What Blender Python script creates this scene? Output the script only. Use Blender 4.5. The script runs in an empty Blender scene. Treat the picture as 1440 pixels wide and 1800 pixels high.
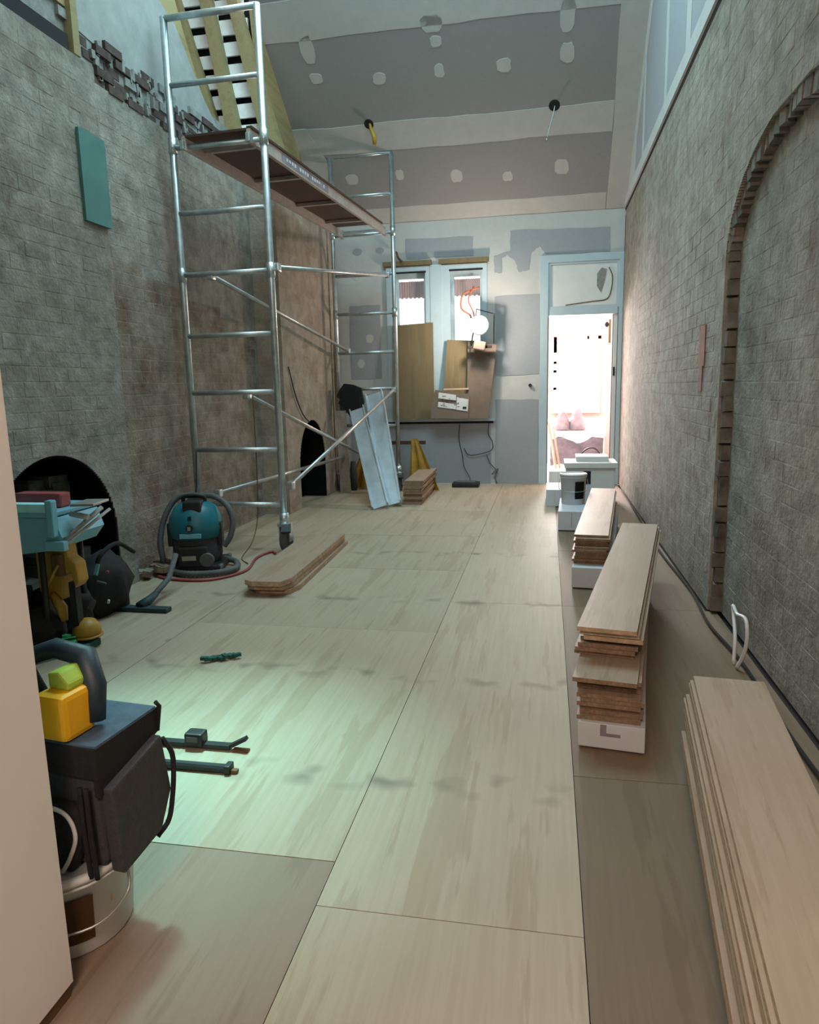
import bpy, bmesh, math, random
from mathutils import Vector, Matrix, noise
R_=random.Random(7)
SC=bpy.context.scene
# ---------------- camera ----------------
cam=bpy.data.cameras.new('camera'); co=bpy.data.objects.new('camera',cam); SC.collection.objects.link(co)
cam.sensor_fit='VERTICAL'; cam.sensor_height=36; cam.lens=25.0; cam.clip_start=.02
Rw=Matrix(((0.98207848,0.01099392,-0.18815149),(0.1871706,-0.17402225,0.96679027),(-0.02211373,-0.98468035,-0.17296124)))
right=Rw@Vector((1,0,0)); up=Rw@Vector((0,-1,0)); back=Rw@Vector((0,0,-1))
m=Matrix.Identity(4)
for i in range(3):
    m[i][0]=right[i]; m[i][1]=up[i]; m[i][2]=back[i]
m[0][3],m[1][3],m[2][3]=0,0,1.2
co.matrix_world=m; SC.camera=co
# ---------------- world, lights, exposure ----------------
W=bpy.data.worlds.new('world'); SC.world=W; W.use_nodes=True
bg=W.node_tree.nodes['Background']; bg.inputs[0].default_value=(.93,.96,1,1); bg.inputs[1].default_value=3.0
SC.view_settings.view_transform='Standard'; SC.view_settings.look='None'; SC.view_settings.gamma=1
SC.view_settings.exposure=0.0; SC.view_settings.use_curve_mapping=False
def light(name,kind,loc,energy,color,size=None,size_y=None,aim=None,radius=None,spread=None):
    l=bpy.data.lights.new(name,kind); l.energy=energy; l.color=color
    if kind=='AREA':
        l.shape='RECTANGLE'; l.size=size; l.size_y=size_y or size
        if spread: l.spread=math.radians(spread)
    if radius is not None: l.shadow_soft_size=radius
    o=bpy.data.objects.new(name,l); SC.collection.objects.link(o); o.location=loc
    if aim is not None: o.rotation_euler=(Vector(aim)-Vector(loc)).to_track_quat('-Z','Y').to_euler()
    return o
light('skylight','AREA',(-.9,4.9,5.55),150,(.50,.90,1.0),2.4,1.9,aim=(-.9,4.9,0))
light('stairwell_daylight','AREA',(-1.5,2.8,3.4),8,(.42,.98,.95),.32,.26,aim=(-1.2,1.93,0),spread=33)
light('hall_fill_light','AREA',(-.1,-.9,2.5),50,(1,.76,.62),.7,.5,aim=(-.1,1.2,.6))  # unseen warm fill added behind the camera to light the near end
light('front_room_daylight','AREA',(-.1,11.2,1.5),320,(1,.90,.86),.9,1.4,aim=(.85,7.6,.8))
# ---------------- materials ----------------
def new_mat(name):
    mt=bpy.data.materials.new(name); mt.use_nodes=True
    return mt, mt.node_tree, mt.node_tree.nodes['Principled BSDF']
def L(t,a,b): t.links.new(a,b)
def ramp(t,stops):
    r=t.nodes.new('ShaderNodeValToRGB'); e=r.color_ramp.elements
    while len(e)<len(stops): e.new(.5)
    for k,(p,c) in enumerate(stops): e[k].position=p; e[k].color=(*c,1)
    return r
def noise_n(t,scale,vec=None,detail=4,rough=.6,stretch=None):
    n=t.nodes.new('ShaderNodeTexNoise'); n.inputs['Scale'].default_value=scale; n.inputs['Detail'].default_value=detail; n.inputs['Roughness'].default_value=rough
    if vec is not None:
        if stretch:
            mp=t.nodes.new('ShaderNodeMapping'); mp.inputs['Scale'].default_value=stretch; L(t,vec,mp.inputs[0]); vec=mp.outputs[0]
        L(t,vec,n.inputs['Vector'])
    return n
def mix(t,fac,a,b,mode='MIX'):
    x=t.nodes.new('ShaderNodeMix'); x.data_type='RGBA'; x.blend_type=mode
    for s,v in ((0,fac),(6,a),(7,b)):
        if hasattr(v,'is_output'): L(t,v,x.inputs[s])
        else: x.inputs[s].default_value=v if s==0 else (*v,1)
    return x.outputs[2]
def bump(t,b,h,strength=.3,dist=.01):
    n=t.nodes.new('ShaderNodeBump'); n.inputs['Strength'].default_value=strength; n.inputs['Distance'].default_value=dist
    L(t,h,n.inputs['Height']); L(t,n.outputs[0],b.inputs['Normal'])
def simple(name,col,rough=.6,metal=0,var=.12,scale=6,bmp=.0,emit=None,space='obj',spec=None):
    mt,t,b=new_mat(name)
    src=t.nodes.new('ShaderNodeTexCoord').outputs['Object'] if space=='obj' else t.nodes.new('ShaderNodeNewGeometry').outputs['Position']
    n=noise_n(t,scale,src)
    r=ramp(t,[(.3,tuple(c*(1-var) for c in col)),(.7,tuple(min(1,c*(1+var)) for c in col))]); L(t,n.outputs[0],r.inputs[0]); L(t,r.outputs[0],b.inputs['Base Color'])
    b.inputs['Roughness'].default_value=rough; b.inputs['Metallic'].default_value=metal
    if spec is not None: b.inputs['Specular IOR Level'].default_value=spec
    if bmp: bump(t,b,n.outputs[0],bmp)
    if emit: b.inputs['Emission Color'].default_value=(*emit[0],1); b.inputs['Emission Strength'].default_value=emit[1]
    return mt
def wall_mat(name,white,grey,brown,browness):
    mt,t,b=new_mat(name); P=t.nodes.new('ShaderNodeNewGeometry').outputs['Position']
    n1=noise_n(t,.9,P,5); n2=noise_n(t,7,P,6,.7); n3=noise_n(t,2.6,P,5,.65); n4=noise_n(t,40,P,3)
    r1=ramp(t,[(.35,grey),(.65,white)]); L(t,n2.outputs[0],r1.inputs[0])
    r2=ramp(t,[(.62-browness,(0,0,0)),(.78-browness*.6,(1,1,1))]); L(t,n3.outputs[0],r2.inputs[0])
    base=mix(t,r2.outputs[0],r1.outputs[0],brown)
    oi=t.nodes.new('ShaderNodeTexVoronoi'); mp=t.nodes.new('ShaderNodeMapping'); mp.inputs['Scale'].default_value=(1,4.2,11.6); L(t,P,mp.inputs[0]); L(t,mp.outputs[0],oi.inputs['Vector']); oi.inputs['Scale'].default_value=1; oi.inputs['Randomness'].default_value=.55
    r3=ramp(t,[(.0,(.55,.50,.46)),(.30,(.86,.84,.82)),(.6,(1,1,1)),(1,(1.08,1.08,1.08))]); L(t,oi.outputs['Color'],r3.inputs[0])
    r4=ramp(t,[(.35,(.8,.78,.75)),(.6,(1.05,1.05,1.05))]); L(t,n1.outputs[0],r4.inputs[0])
    c=mix(t,.45,base,r3.outputs[0],'MULTIPLY'); c=mix(t,.9,c,r4.outputs[0],'MULTIPLY')
    L(t,c,b.inputs['Base Color']); b.inputs['Roughness'].default_value=.95; b.inputs['Specular IOR Level'].default_value=.15
    a=t.nodes.new('ShaderNodeMath'); a.operation='ADD'; L(t,n2.outputs[0],a.inputs[0]); L(t,n4.outputs[0],a.inputs[1]); bump(t,b,a.outputs[0],.55,.012)
    return mt
def wood(name,c1,c2,c3,rough=.55,axis=1,scale=1.0,knots=False,space='pos',stains=()):
    mt,t,b=new_mat(name)
    tc=t.nodes.new('ShaderNodeNewGeometry').outputs['Position'] if space=='pos' else t.nodes.new('ShaderNodeTexCoord').outputs['Object']
    oi=t.nodes.new('ShaderNodeObjectInfo'); add=t.nodes.new('ShaderNodeVectorMath'); add.operation='ADD'
    sc=t.nodes.new('ShaderNodeVectorMath'); sc.operation='SCALE'; cx=t.nodes.new('ShaderNodeCombineXYZ')
    for k in range(3): L(t,oi.outputs['Random'],cx.inputs[k])
    L(t,cx.outputs[0],sc.inputs[0]); sc.inputs['Scale'].default_value=37; L(t,tc,add.inputs[0]); L(t,sc.outputs[0],add.inputs[1])
    st=[7*scale]*3; st[axis]=.55*scale
    n=noise_n(t,1.0,add.outputs[0],5,.62,stretch=st)
    st2=[60*scale]*3; st2[axis]=2*scale
    g=noise_n(t,1.0,add.outputs[0],3,.6,stretch=st2)
    n0=noise_n(t,1.3,add.outputs[0],3)
    # cathedral rings from folding the soft noise
    mul=t.nodes.new('ShaderNodeMath'); mul.operation='MULTIPLY'; L(t,n.outputs[0],mul.inputs[0]); mul.inputs[1].default_value=16
    sn=t.nodes.new('ShaderNodeMath'); sn.operation='SINE'; L(t,mul.outputs[0],sn.inputs[0])
    rr=ramp(t,[(.0,c1),(.62,c2),(1,c3)]); L(t,n0.outputs[0],rr.inputs[0])
    r2=ramp(t,[(.0,(.86,.82,.76)),(.35,(1,1,1))]); L(t,sn.outputs[0],r2.inputs[0])
    r3=ramp(t,[(.3,(.88,.85,.82)),(.6,(1,1,1))]); L(t,g.outputs[0],r3.inputs[0])
    c=mix(t,.8,rr.outputs[0],r2.outputs[0],'MULTIPLY'); c=mix(t,.7,c,r3.outputs[0],'MULTIPLY')
    ov=ramp(t,[(0,(.9,.9,.9)),(1,(1.06,1.06,1.06))]); L(t,oi.outputs['Random'],ov.inputs[0]); c=mix(t,1,c,ov.outputs[0],'MULTIPLY')
    if knots:
        v=t.nodes.new('ShaderNodeTexVoronoi'); mp=t.nodes.new('ShaderNodeMapping'); mp.inputs['Scale'].default_value=(2.3,1.1,1); L(t,add.outputs[0],mp.inputs[0]); L(t,mp.outputs[0],v.inputs['Vector']); v.inputs['Scale'].default_value=1.4
        rk=ramp(t,[(.02,(.42,.36,.28)),(.055,(1,1,1))]); L(t,v.outputs['Distance'],rk.inputs[0]); c=mix(t,.8,c,rk.outputs[0],'MULTIPLY')
    if stains:
        sx=t.nodes.new('ShaderNodeSeparateXYZ'); L(t,tc,sx.inputs[0]); tot=None
        for y_ in stains:
            a_=t.nodes.new('ShaderNodeMath'); a_.operation='SUBTRACT'; L(t,sx.outputs[1],a_.inputs[0]); a_.inputs[1].default_value=y_
            b2=t.nodes.new('ShaderNodeMath'); b2.operation='ABSOLUTE'; L(t,a_.outputs[0],b2.inputs[0])
            c2=t.nodes.new('ShaderNodeMapRange'); L(t,b2.outputs[0],c2.inputs[0]); c2.inputs[1].default_value=.012; c2.inputs[2].default_value=.085; c2.inputs[3].default_value=1; c2.inputs[4].default_value=0
            if tot is None: tot=c2.outputs[0]
            else:
                d2=t.nodes.new('ShaderNodeMath'); d2.operation='MAXIMUM'; L(t,tot,d2.inputs[0]); L(t,c2.outputs[0],d2.inputs[1]); tot=d2.outputs[0]
        ns=noise_n(t,9,tc,1,.4); rs=ramp(t,[(.52,(0,0,0)),(.74,(1,1,1))]); L(t,ns.outputs[0],rs.inputs[0])
        e2=t.nodes.new('ShaderNodeMath'); e2.operation='MULTIPLY'; L(t,tot,e2.inputs[0]); L(t,rs.outputs[0],e2.inputs[1])
        c=mix(t,e2.outputs[0],c,(.17,.14,.10))
    L(t,c,b.inputs['Base Color']); b.inputs['Roughness'].default_value=rough; bump(t,b,g.outputs[0],.12,.003)
    return mt
M={}
M['wall']=wall_mat('whitewashed_brick',(.36,.345,.305),(.215,.20,.175),(.17,.125,.095),.02)
M['wallbrown']=wall_mat('worn_brown_brick',(.33,.29,.24),(.2,.16,.125),(.16,.105,.075),.10)
M['breastpink']=wall_mat('bare_plastered_breast',(.42,.36,.30),(.30,.245,.20),(.25,.18,.14),.0)
M['brickred']=simple('old_red_brick',(.075,.05,.042),.95,var=.45,scale=14,bmp=.5,space='pos')
M['mortar']=simple('old_lime_mortar',(.24,.24,.22),.95,var=.25,scale=20,bmp=.5,space='pos')
M['redstain']=simple('red_paint_mark',(.22,.085,.065),.9,var=.35,scale=12,space='pos')
M['soot']=simple('soot_black',(.006,.006,.006),.98,var=.3,spec=.1)
M['rubble']=simple('grey_rubble_brick',(.13,.14,.125),.98,var=.4,scale=10,bmp=.4)
M['board']=simple('grey_plasterboard',(.285,.28,.28),.9,var=.03,scale=30,space='pos')
M['boardback']=simple('grey_plasterboard_back',(.30,.315,.335),.9,var=.03,scale=30,space='pos')
M['comp']=simple('white_joint_compound',(.47,.47,.455),.85,var=.05,scale=9,bmp=.1,space='pos')
M['plasterold']=simple('old_white_plaster',(.30,.31,.30),.9,var=.14,scale=7,bmp=.2,space='pos')
M['paint']=simple('white_wall_paint',(.86,.80,.77),.6,var=.02,scale=3,space='pos')
M['gloss']=simple('white_gloss_trim',(.40,.50,.545),.45,var=.04,scale=8,space='pos')
M['ply']=wood('pine_plywood',(.33,.27,.185),(.40,.34,.25),(.46,.40,.30),.6,knots=True,stains=(1.98,3.84,2.78,5.0))
M['plyred_dim']=wood('reddish_unlit_plywood',(.215,.148,.10),(.27,.19,.135),(.32,.24,.175),.6,knots=True)
M['plytan_shade']=wood('shaded_tan_underlay',(.15,.105,.065),(.19,.135,.085),(.22,.16,.10),.6)  # tan underlay, colour darkened to carry the shade along the right wall
M['oak']=wood('oak_floorboard_face',(.30,.22,.155),(.37,.28,.205),(.42,.33,.25),.5,space='obj',scale=1.4)
M['oakedge']=simple('plywood_board_edge',(.23,.145,.09),.8,var=.35,scale=60)
M['oakedgel']=simple('pale_board_edge',(.40,.28,.18),.8,var=.3,scale=40)
M['timber']=wood('yellow_pine_timber',(.27,.21,.09),(.33,.265,.125),(.39,.32,.165),.7)
M['fence_daylit']=simple('white_fence_daylit_cyan',(.42,.86,.95),.4)  # white fence with cyan daylight put into its base colour
M['lath']=simple('white_batten',(.88,.93,.92),.7,var=.08,scale=9)
M['dark']=simple('dark_void',(.012,.012,.012),.95,var=.2)
M['alu']=simple('dull_aluminium_tube',(.50,.56,.57),.38,metal=.85,var=.18,scale=14)
M['galv']=simple('galvanised_sheet_steel',(.55,.62,.67),.42,metal=.6,var=.15,scale=5)
M['deckbrown']=wood('brown_deck_ply',(.055,.026,.018),(.075,.037,.024),(.10,.05,.03),.6,space='obj')
M['deckrail']=simple('dusty_aluminium_rail',(.45,.39,.35),.6,metal=.3,var=.15,scale=9)
M['black']=simple('black_plastic',(.012,.013,.014),.5,var=.3,scale=10)
M['rubber']=simple('grey_rubber_tyre',(.08,.09,.09),.7,var=.3)
M['canvas']=simple('charcoal_canvas',(.045,.045,.052),.85,var=.2,scale=70,bmp=.3)
M['canvasd']=simple('black_canvas',(.008,.0075,.009),.85,var=.2,scale=70,bmp=.3)
M['canvasb']=simple('slate_blue_canvas_lid',(.05,.08,.12),.7,var=.2,scale=40)
M['piping']=simple('white_piping',(.62,.60,.58),.6)
M['teal']=simple('teal_plastic',(.008,.13,.165),.4,var=.2,scale=6)
M['tealpaint']=simple('teal_green_painted_board',(.075,.19,.17),.75,var=.12,scale=6)
M['silver']=simple('grey_metal_part',(.42,.42,.40),.4,metal=.7,var=.2)
M['yellow']=simple('amber_yellow_plastic',(.80,.42,.005),.45,var=.1)
M['lime']=simple('lime_strap',(.38,.52,.06),.6,var=.15)
M['tarp']=simple('mustard_yellow_tarp',(.42,.24,.02),.6,var=.25,scale=8,bmp=.3)
M['ochre']=simple('ochre_yellow_tool_body',(.38,.21,.025),.5,var=.2)
M['skyblue']=simple('pale_blue_enamel',(.20,.48,.60),.35,metal=.2,var=.1)
M['whitep']=simple('white_plastic',(.62,.63,.62),.5,var=.05)
M['foam']=simple('white_card_pack',(.55,.58,.62),.7,var=.06)
M['brownlabel']=simple('brown_label',(.12,.06,.02),.6,var=.2)
M['reveal']=simple('dark_broken_brick_reveal',(.135,.12,.10),.95,var=.4,scale=11,bmp=.5,space='pos')
M['dkteal']=simple('dark_teal_rubber',(.012,.04,.045),.6)
M['navy']=simple('dark_navy_plastic',(.015,.03,.045),.5)
M['card']=simple('brown_cardboard',(.17,.125,.095),.85,var=.15,scale=5)
M['plyboard']=wood('ochre_ply_board',(.14,.10,.045),(.19,.14,.07),(.23,.18,.10),.7,axis=2)
M['label']=simple('white_paper_label',(.62,.62,.60),.7)
M['ink']=simple('black_ink',(.02,.02,.02),.7)
M['orange']=simple('orange_cord',(.55,.12,.05),.6)
M['redp']=simple('dull_red_plastic',(.28,.05,.05),.5)
M['green']=simple('green_plastic',(.03,.38,.13),.5,var=.15)
M['dkgreen']=simple('dark_green_cloth',(.01,.08,.06),.8,var=.5,scale=20)
M['curtred']=simple('rust_red_curtain',(.36,.17,.15),.9,var=.15,scale=20)
M['pinkwall']=simple('pale_pink_plaster',(.80,.58,.54),.9,var=.05)
M['whitewall']=simple('bright_white_paint',(.86,.86,.84),.8,var=.02)
M['greycloth']=simple('mauve_grey_cloth',(.22,.20,.23),.9,var=.3,scale=8)
M['skin_pale']=simple('pale_pine_batten',(.62,.42,.32),.7)
mt,t,b=new_mat('sheer_curtain'); tr=t.nodes.new('ShaderNodeBsdfTranslucent'); tr.inputs[0].default_value=(.95,.85,.8,1); tp=t.nodes.new('ShaderNodeBsdfTransparent'); ms=t.nodes.new('ShaderNodeMixShader'); ms.inputs[0].default_value=.45
L(t,tr.outputs[0],ms.inputs[1]); L(t,tp.outputs[0],ms.inputs[2]); L(t,ms.outputs[0],t.nodes['Material Output'].inputs[0]); M['sheer']=mt
mt,t,b=new_mat('window_glass'); b.inputs['Base Color'].default_value=(.9,.97,1,1); b.inputs['Roughness'].default_value=.05
tp=t.nodes.new('ShaderNodeBsdfTransparent'); ms=t.nodes.new('ShaderNodeMixShader'); ms.inputs[0].default_value=.9
L(t,b.outputs[0],ms.inputs[1]); L(t,tp.outputs[0],ms.inputs[2]); L(t,ms.outputs[0],t.nodes['Material Output'].inputs[0]); M['glass']=mt
mt,t,b=new_mat('lamp_lens'); b.inputs['Base Color'].default_value=(1,1,1,1); b.inputs['Emission Color'].default_value=(1,.93,.84,1); b.inputs['Emission Strength'].default_value=30; M['glow']=mt
# ---------------- mesh helpers ----------------
def box(bm,x0,y0,z0,x1,y1,z1):
    if x0>x1:x0,x1=x1,x0
    if y0>y1:y0,y1=y1,y0
    if z0>z1:z0,z1=z1,z0
    v=[bm.verts.new(p) for p in ((x0,y0,z0),(x1,y0,z0),(x1,y1,z0),(x0,y1,z0),(x0,y0,z1),(x1,y0,z1),(x1,y1,z1),(x0,y1,z1))]
    fs=[]
    for f in ((0,3,2,1),(4,5,6,7),(0,1,5,4),(1,2,6,5),(2,3,7,6),(3,0,4,7)): fs.append(bm.faces.new([v[k] for k in f]))
    return v
def xf(bm,verts,mat):
    for q in verts: q.co=mat@q.co
def rbox(bm,c,s,rz=0,rx=0,ry=0):
    v=box(bm,-s[0]/2,-s[1]/2,-s[2]/2,s[0]/2,s[1]/2,s[2]/2)
    xf(bm,v,Matrix.Translation(c)@Matrix.Rotation(rz,4,'Z')@Matrix.Rotation(ry,4,'Y')@Matrix.Rotation(rx,4,'X')); return v
def catmull(pts,n=6):
    P=[Vector(p) for p in pts]; P=[2*P[0]-P[1]]+P+[2*P[-1]-P[-2]]; out=[]
    for i in range(1,len(P)-2):
        for k in range(n):
            u=k/n; a,b,c,d=P[i-1:i+3]
            out.append(.5*((2*b)+(c-a)*u+(2*a-5*b+4*c-d)*u*u+(3*b-a-3*c+d)*u**3))
    out.append(P[-2]); return out
def tube(bm,pts,r,seg=8,smooth=False,cap=True):
    P=catmull(pts) if smooth else [Vector(p) for p in pts]
    rr=r if isinstance(r,(list,tuple)) else [r]*len(P)
    rings=[]; ref=None
    for i,p in enumerate(P):
        d=(P[min(i+1,len(P)-1)]-P[max(i-1,0)]).normalized()
        if ref is None: ref=Vector((0,0,1)) if abs(d.z)<.9 else Vector((1,0,0))
        u=d.cross(ref).normalized(); w=u.cross(d).normalized(); ref=w
        rings.append([bm.verts.new(p+rr[i]*(math.cos(2*math.pi*k/seg)*u+math.sin(2*math.pi*k/seg)*w)) for k in range(seg)])
    for a,b_ in zip(rings,rings[1:]):
        for k in range(seg): bm.faces.new((a[k],a[(k+1)%seg],b_[(k+1)%seg],b_[k])).smooth=True
    if cap: bm.faces.new(rings[0][::-1]); bm.faces.new(rings[-1])
def lathe(bm,prof,seg=20,c=(0,0,0),axis='Z'):
    rings=[]
    for r,z in prof:
        ring=[]
        for k in range(seg):
            a=2*math.pi*k/seg; p=(r*math.cos(a),r*math.sin(a),z)
            if axis=='X': p=(p[2],p[0],p[1])
            if axis=='Y': p=(p[0],p[2],p[1])
            ring.append(bm.verts.new(Vector(c)+Vector(p)))
        rings.append(ring)
    for a,b_ in zip(rings,rings[1:]):
        for k in range(seg): bm.faces.new((a[k],a[(k+1)%seg],b_[(k+1)%seg],b_[k])).smooth=True
    bm.faces.new(rings[0][::-1]); bm.faces.new(rings[-1])
def prism(bm,poly,a0,a1,axis='X'):
    def P(u,v,w): return {'X':(w,u,v),'Y':(u,w,v),'Z':(u,v,w)}[axis]
    A=[bm.verts.new(P(u,v,a0)) for u,v in poly]; B_=[bm.verts.new(P(u,v,a1)) for u,v in poly]
    bm.faces.new(A); bm.faces.new(B_[::-1]); n=len(poly)
    for k in range(n): bm.faces.new((A[k],B_[k],B_[(k+1)%n],A[(k+1)%n]))
def link(name,bm,mat,parent=None,bevel=0,sub=0,disp=0):
    bmesh.ops.recalc_face_normals(bm,faces=bm.faces)
    if bevel: bmesh.ops.bevel(bm,geom=bm.edges[:],offset=bevel,segments=2,affect='EDGES',profile=.6)
    me=bpy.data.meshes.new(name); bm.to_mesh(me); bm.free()
    o=bpy.data.objects.new(name,me); SC.collection.objects.link(o)
    me.materials.append(M[mat] if isinstance(mat,str) else mat)
    if parent is not None: o.parent=parent
    if sub:
        md=o.modifiers.new('s','SUBSURF'); md.levels=md.render_levels=sub
    return o
def part(name,mat,parent,*boxes,bevel=0):
    bm=bmesh.new()
    for b_ in boxes: box(bm,*b_)
    return link(name,bm,mat,parent,bevel)
def tag(o,label,cat,group=None):
    o['label']=label; o['category']=cat
    if group: o['group']=group
    return o
def thing(name,label,cat,loc=(0,0,0),rz=0,group=None):
    o=bpy.data.objects.new(name,None); SC.collection.objects.link(o); o.location=loc; o.rotation_euler=(0,0,rz); o.empty_display_size=.1
    return tag(o,label,cat,group)
def struct(name,bm,mat,parent=None,**k):
    o=link(name,bm,mat,parent,**k)
    if parent is None: o['kind']='structure'
    return o
def sbox(name,mat,*boxes,parent=None,bevel=0):
    bm=bmesh.new()
    for b_ in boxes: box(bm,*b_)
    return struct(name,bm,mat,parent,bevel=bevel)
YB=8.78; ZB=3.13; RK=.812
def zc(y): return ZB+RK*(YB-y)
# ================= FLOOR =================
fl=sbox('floor','dark',(-3.3,-2.3,-.25,1.2,YB+.1,-.03))
def sheet(x0,y0,x1,y1,mat,dz=0):
    g=.0013
    return part('plywood_sheet',mat,fl,(x0+g,y0+g,-.03,x1-g,y1-g,dz))
for y0,y1 in ((-2.2,.6),(.6,1.95),(1.95,3.7),(3.7,5.5),(5.5,7.2),(7.2,YB)): sheet(-2.72,y0,-1.81,y1,'ply',R_.uniform(-.002,0))
for k,(y0,y1) in enumerate(((-2.2,-1.0),(-1.0,.35),(.35,1.58),(1.58,3.33),(3.33,4.53),(4.53,5.62),(5.62,6.8),(6.8,YB))): sheet(-1.81,y0,-.523,y1,'plyred_dim' if k<3 else 'ply',R_.uniform(-.0015,0))  # reddish sheets end where daylight begins, their darker colour painting the dim floor
for y0,y1 in ((-2.2,-.99),(-.99,1.42),(1.42,3.84),(3.84,6.24),(6.24,YB)): sheet(-.523,y0,.094,y1,'ply')
for y0,y1 in ((-2.2,.4),(.4,2.1),(2.1,3.86),(3.86,5.2),(5.2,7.0),(7.0,YB)): sheet(.094,y0,.84 if y0>3.8 else .893,y1,'plytan_shade',-.008)
# ================= BRICK WALLS =================
def leaf(bm,xa,xb,Y0,Y1,Z1,ops,step=.3,Z0=0):
    ys=[Y0]
    while ys[-1]<Y1-1e-6:
        inop=any(abs(ys[-1]-o[0])<o[1]+.06 for o in ops); ys.append(min(ys[-1]+(.014 if inop else step),Y1))
    for yc,hw,sp,tp in ops:
        for s in (-1,1):
            y=yc+s*hw
            if Y0<y<Y1: ys.append(y)
    ys=sorted(set(ys))
    for a,b_ in zip(ys,ys[1:]):
        if b_-a<1e-6: continue
        z=Z0
        for op in ops: z=max(z,archz((a+b_)/2,op))
        box(bm,xa,a,z,xb,b_,Z1)
def archz(y,op):
    yc,hw,sp,tp=op; u=(y-yc)/hw
    return sp+(tp-sp)*math.sqrt(1-u*u) if abs(u)<1 else 0
def campx(x,y,z):
    v=Rw.transposed()@Vector((x,y,z-1.2)); return (720+1250*v.x/v.z,900+1250*v.y/v.z) if v.z>0 else None
SHARED={}
def brick_mesh(xs,l,h,mat):
    key=(xs,round(l,2),round(h,3),mat)
    if key not in SHARED:
        bm=bmesh.new(); box(bm,-.02,-l/2,-h/2,.02,l/2,h/2); bmesh.ops.bevel(bm,geom=[e for e in bm.edges],offset=.0025,segments=1,affect='EDGES')
        me=bpy.data.meshes.new('brick'); bm.to_mesh(me); bm.free(); me.materials.append(M[mat]); SHARED[key]=me
    return SHARED[key]
def bricks(parent,planef,sgn,Y0,Y1,Z0,Z1,matf,ops,prom,limit=290):
    """planef(y,z)->face x or None; sgn = +1 when the wall faces +x"""
    cells=[]; H=.078; Ln=.232; row=0; z=Z0
    while z<Z1-.03:
        y=Y0-(Ln/2 if row%2 else 0)
        while y<Y1:
            a=max(y,Y0); b_=min(y+Ln,Y1)
            if b_-a>.06:
                yc,zc_=(a+b_)/2,z+H/2; px=planef(yc,zc_)
                ok=px is not None and abs((planef(a,zc_) or 9)-px)<.001 and abs((planef(b_,zc_) or 9)-px)<.001
                for op in ops:
                    if archz(a+.01,op)>z or archz(b_-.01,op)>z: ok=False
                if ok: cells.append((px,yc,zc_,b_-a-.004))
            y+=Ln
        z+=H; row+=1
    vis=[]
    for c in cells:
        p=campx(*c[:3]); d=(Vector(c[:3])-Vector((0,0,1.2))).length
        inv=p is not None and -10<p[0]<1450 and -10<p[1]<1810 and c[1]>.3
        vis.append((0 if inv else 1,d,c))
    vis.sort(key=lambda q:(q[0],q[1]))
    stuff={}
    for k,(iv,d,(px,yc,zc_,l)) in enumerate(vis):
        pr=prom(yc,zc_); x=px+sgn*(pr-.02); mt_=matf(yc,zc_)
        if k<limit and iv==0:
            o=bpy.data.objects.new('brick',brick_mesh(sgn,l,H-.004,mt_)); SC.collection.objects.link(o); o.parent=parent; o.location=(x,yc,zc_)
            o.rotation_euler=(0,0,R_.uniform(-.012,.012))
        else:
            bm=stuff.setdefault(mt_,bmesh.new()); box(bm,x-.02,yc-l/2,zc_-H/2+.002,x+.02,yc+l/2,zc_+H/2-.002)
    for mt_,bm in stuff.items():
        o=link('brickwork',bm,mt_,parent); o['kind']='stuff'
# right wall
RX=.85
rarch=(3.0,.86,1.78,2.22)
def in_arch(y,z): return z<archz(y,rarch)
wr=bmesh.new(); leaf(wr,RX,RX+.06,-2.3,YB,3.14,[rarch]); box(wr,RX+.06,-2.3,0,RX+.3,YB+.1,3.14)
wr=struct('wall_right',wr,'wall')
def rpl(y,z): return RX+.06 if in_arch(y,z) else RX
def rprom(y,z):
    e=.5+.5*noise.noise(Vector((y*1.1,z*1.6,3)))
    strong=1 if (4.0<y<7.3 and .9<z<2.1) else .35
    return .0004+.0030*(strong-.2)*e+R_.uniform(0,.0003)
bricks(wr,lambda y,z: rpl(y,z),-1,.2,YB-.02,.02,3.12,lambda y,z:'wall',[],rprom)
bm=bmesh.new()   # rough broken brick ends lining the arch reveal
for k in range(44):
    if k<22: y=rarch[0]+rarch[1]-.035; z=.04+k*.08
    else:
        a=math.radians(4+(k-22)*5.2); y=rarch[0]+(rarch[1]-.03)*math.cos(a); z=rarch[2]+(rarch[3]-rarch[2]-.03)*math.sin(a)
    rbox(bm,(RX+.045+R_.uniform(-.010,.006),y+R_.uniform(-.004,.010)+.016,z),(.06,.05,.074),R_.uniform(-.2,.2),R_.uniform(-.25,.25))
link('arch_reveal_bricks',bm,'reveal',wr)['kind']='stuff'
part('red_paint_mark','redstain',wr,(RX-.007,4.22,1.28,RX+.01,4.38,1.50),(RX-.007,4.26,1.14,RX+.01,4.34,1.28))
# upper right plasterboard wall, its battens and edge strip
wu=bmesh.new(); prism(wu,[(-2.3,3.14),(YB,3.14),(YB,3.2),(5.4,zc(5.4)),(-2.3,zc(5.4))],RX-.002,RX+.3,'X')
wu=struct('wall_right_upper',wu,'boardback')
part('edge_strip','comp',wu,(RX-.02,-2.3,3.13,RX,YB,3.24))
for y,w in ((7.35,.10),(6.05,.10),(5.15,.16),(4.3,.1)): part('joint_band','comp',wu,(RX-.006,y-w/2,3.24,RX,y+w/2,zc(y)))
bm=bmesh.new(); prism(bm,[(YB,ZB+.02),(8.0,3.2),(7.9,zc(7.9)-.28),(5.3,zc(5.3)-.20),(5.3,zc(5.3)),(YB,ZB+.05)],RX-.005,RX,'X'); link('corner_compound',bm,'comp',wu)
part('shadow_gap','dark',wu,(RX-.004,-2.3,3.10,RX,YB,3.132))
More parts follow.
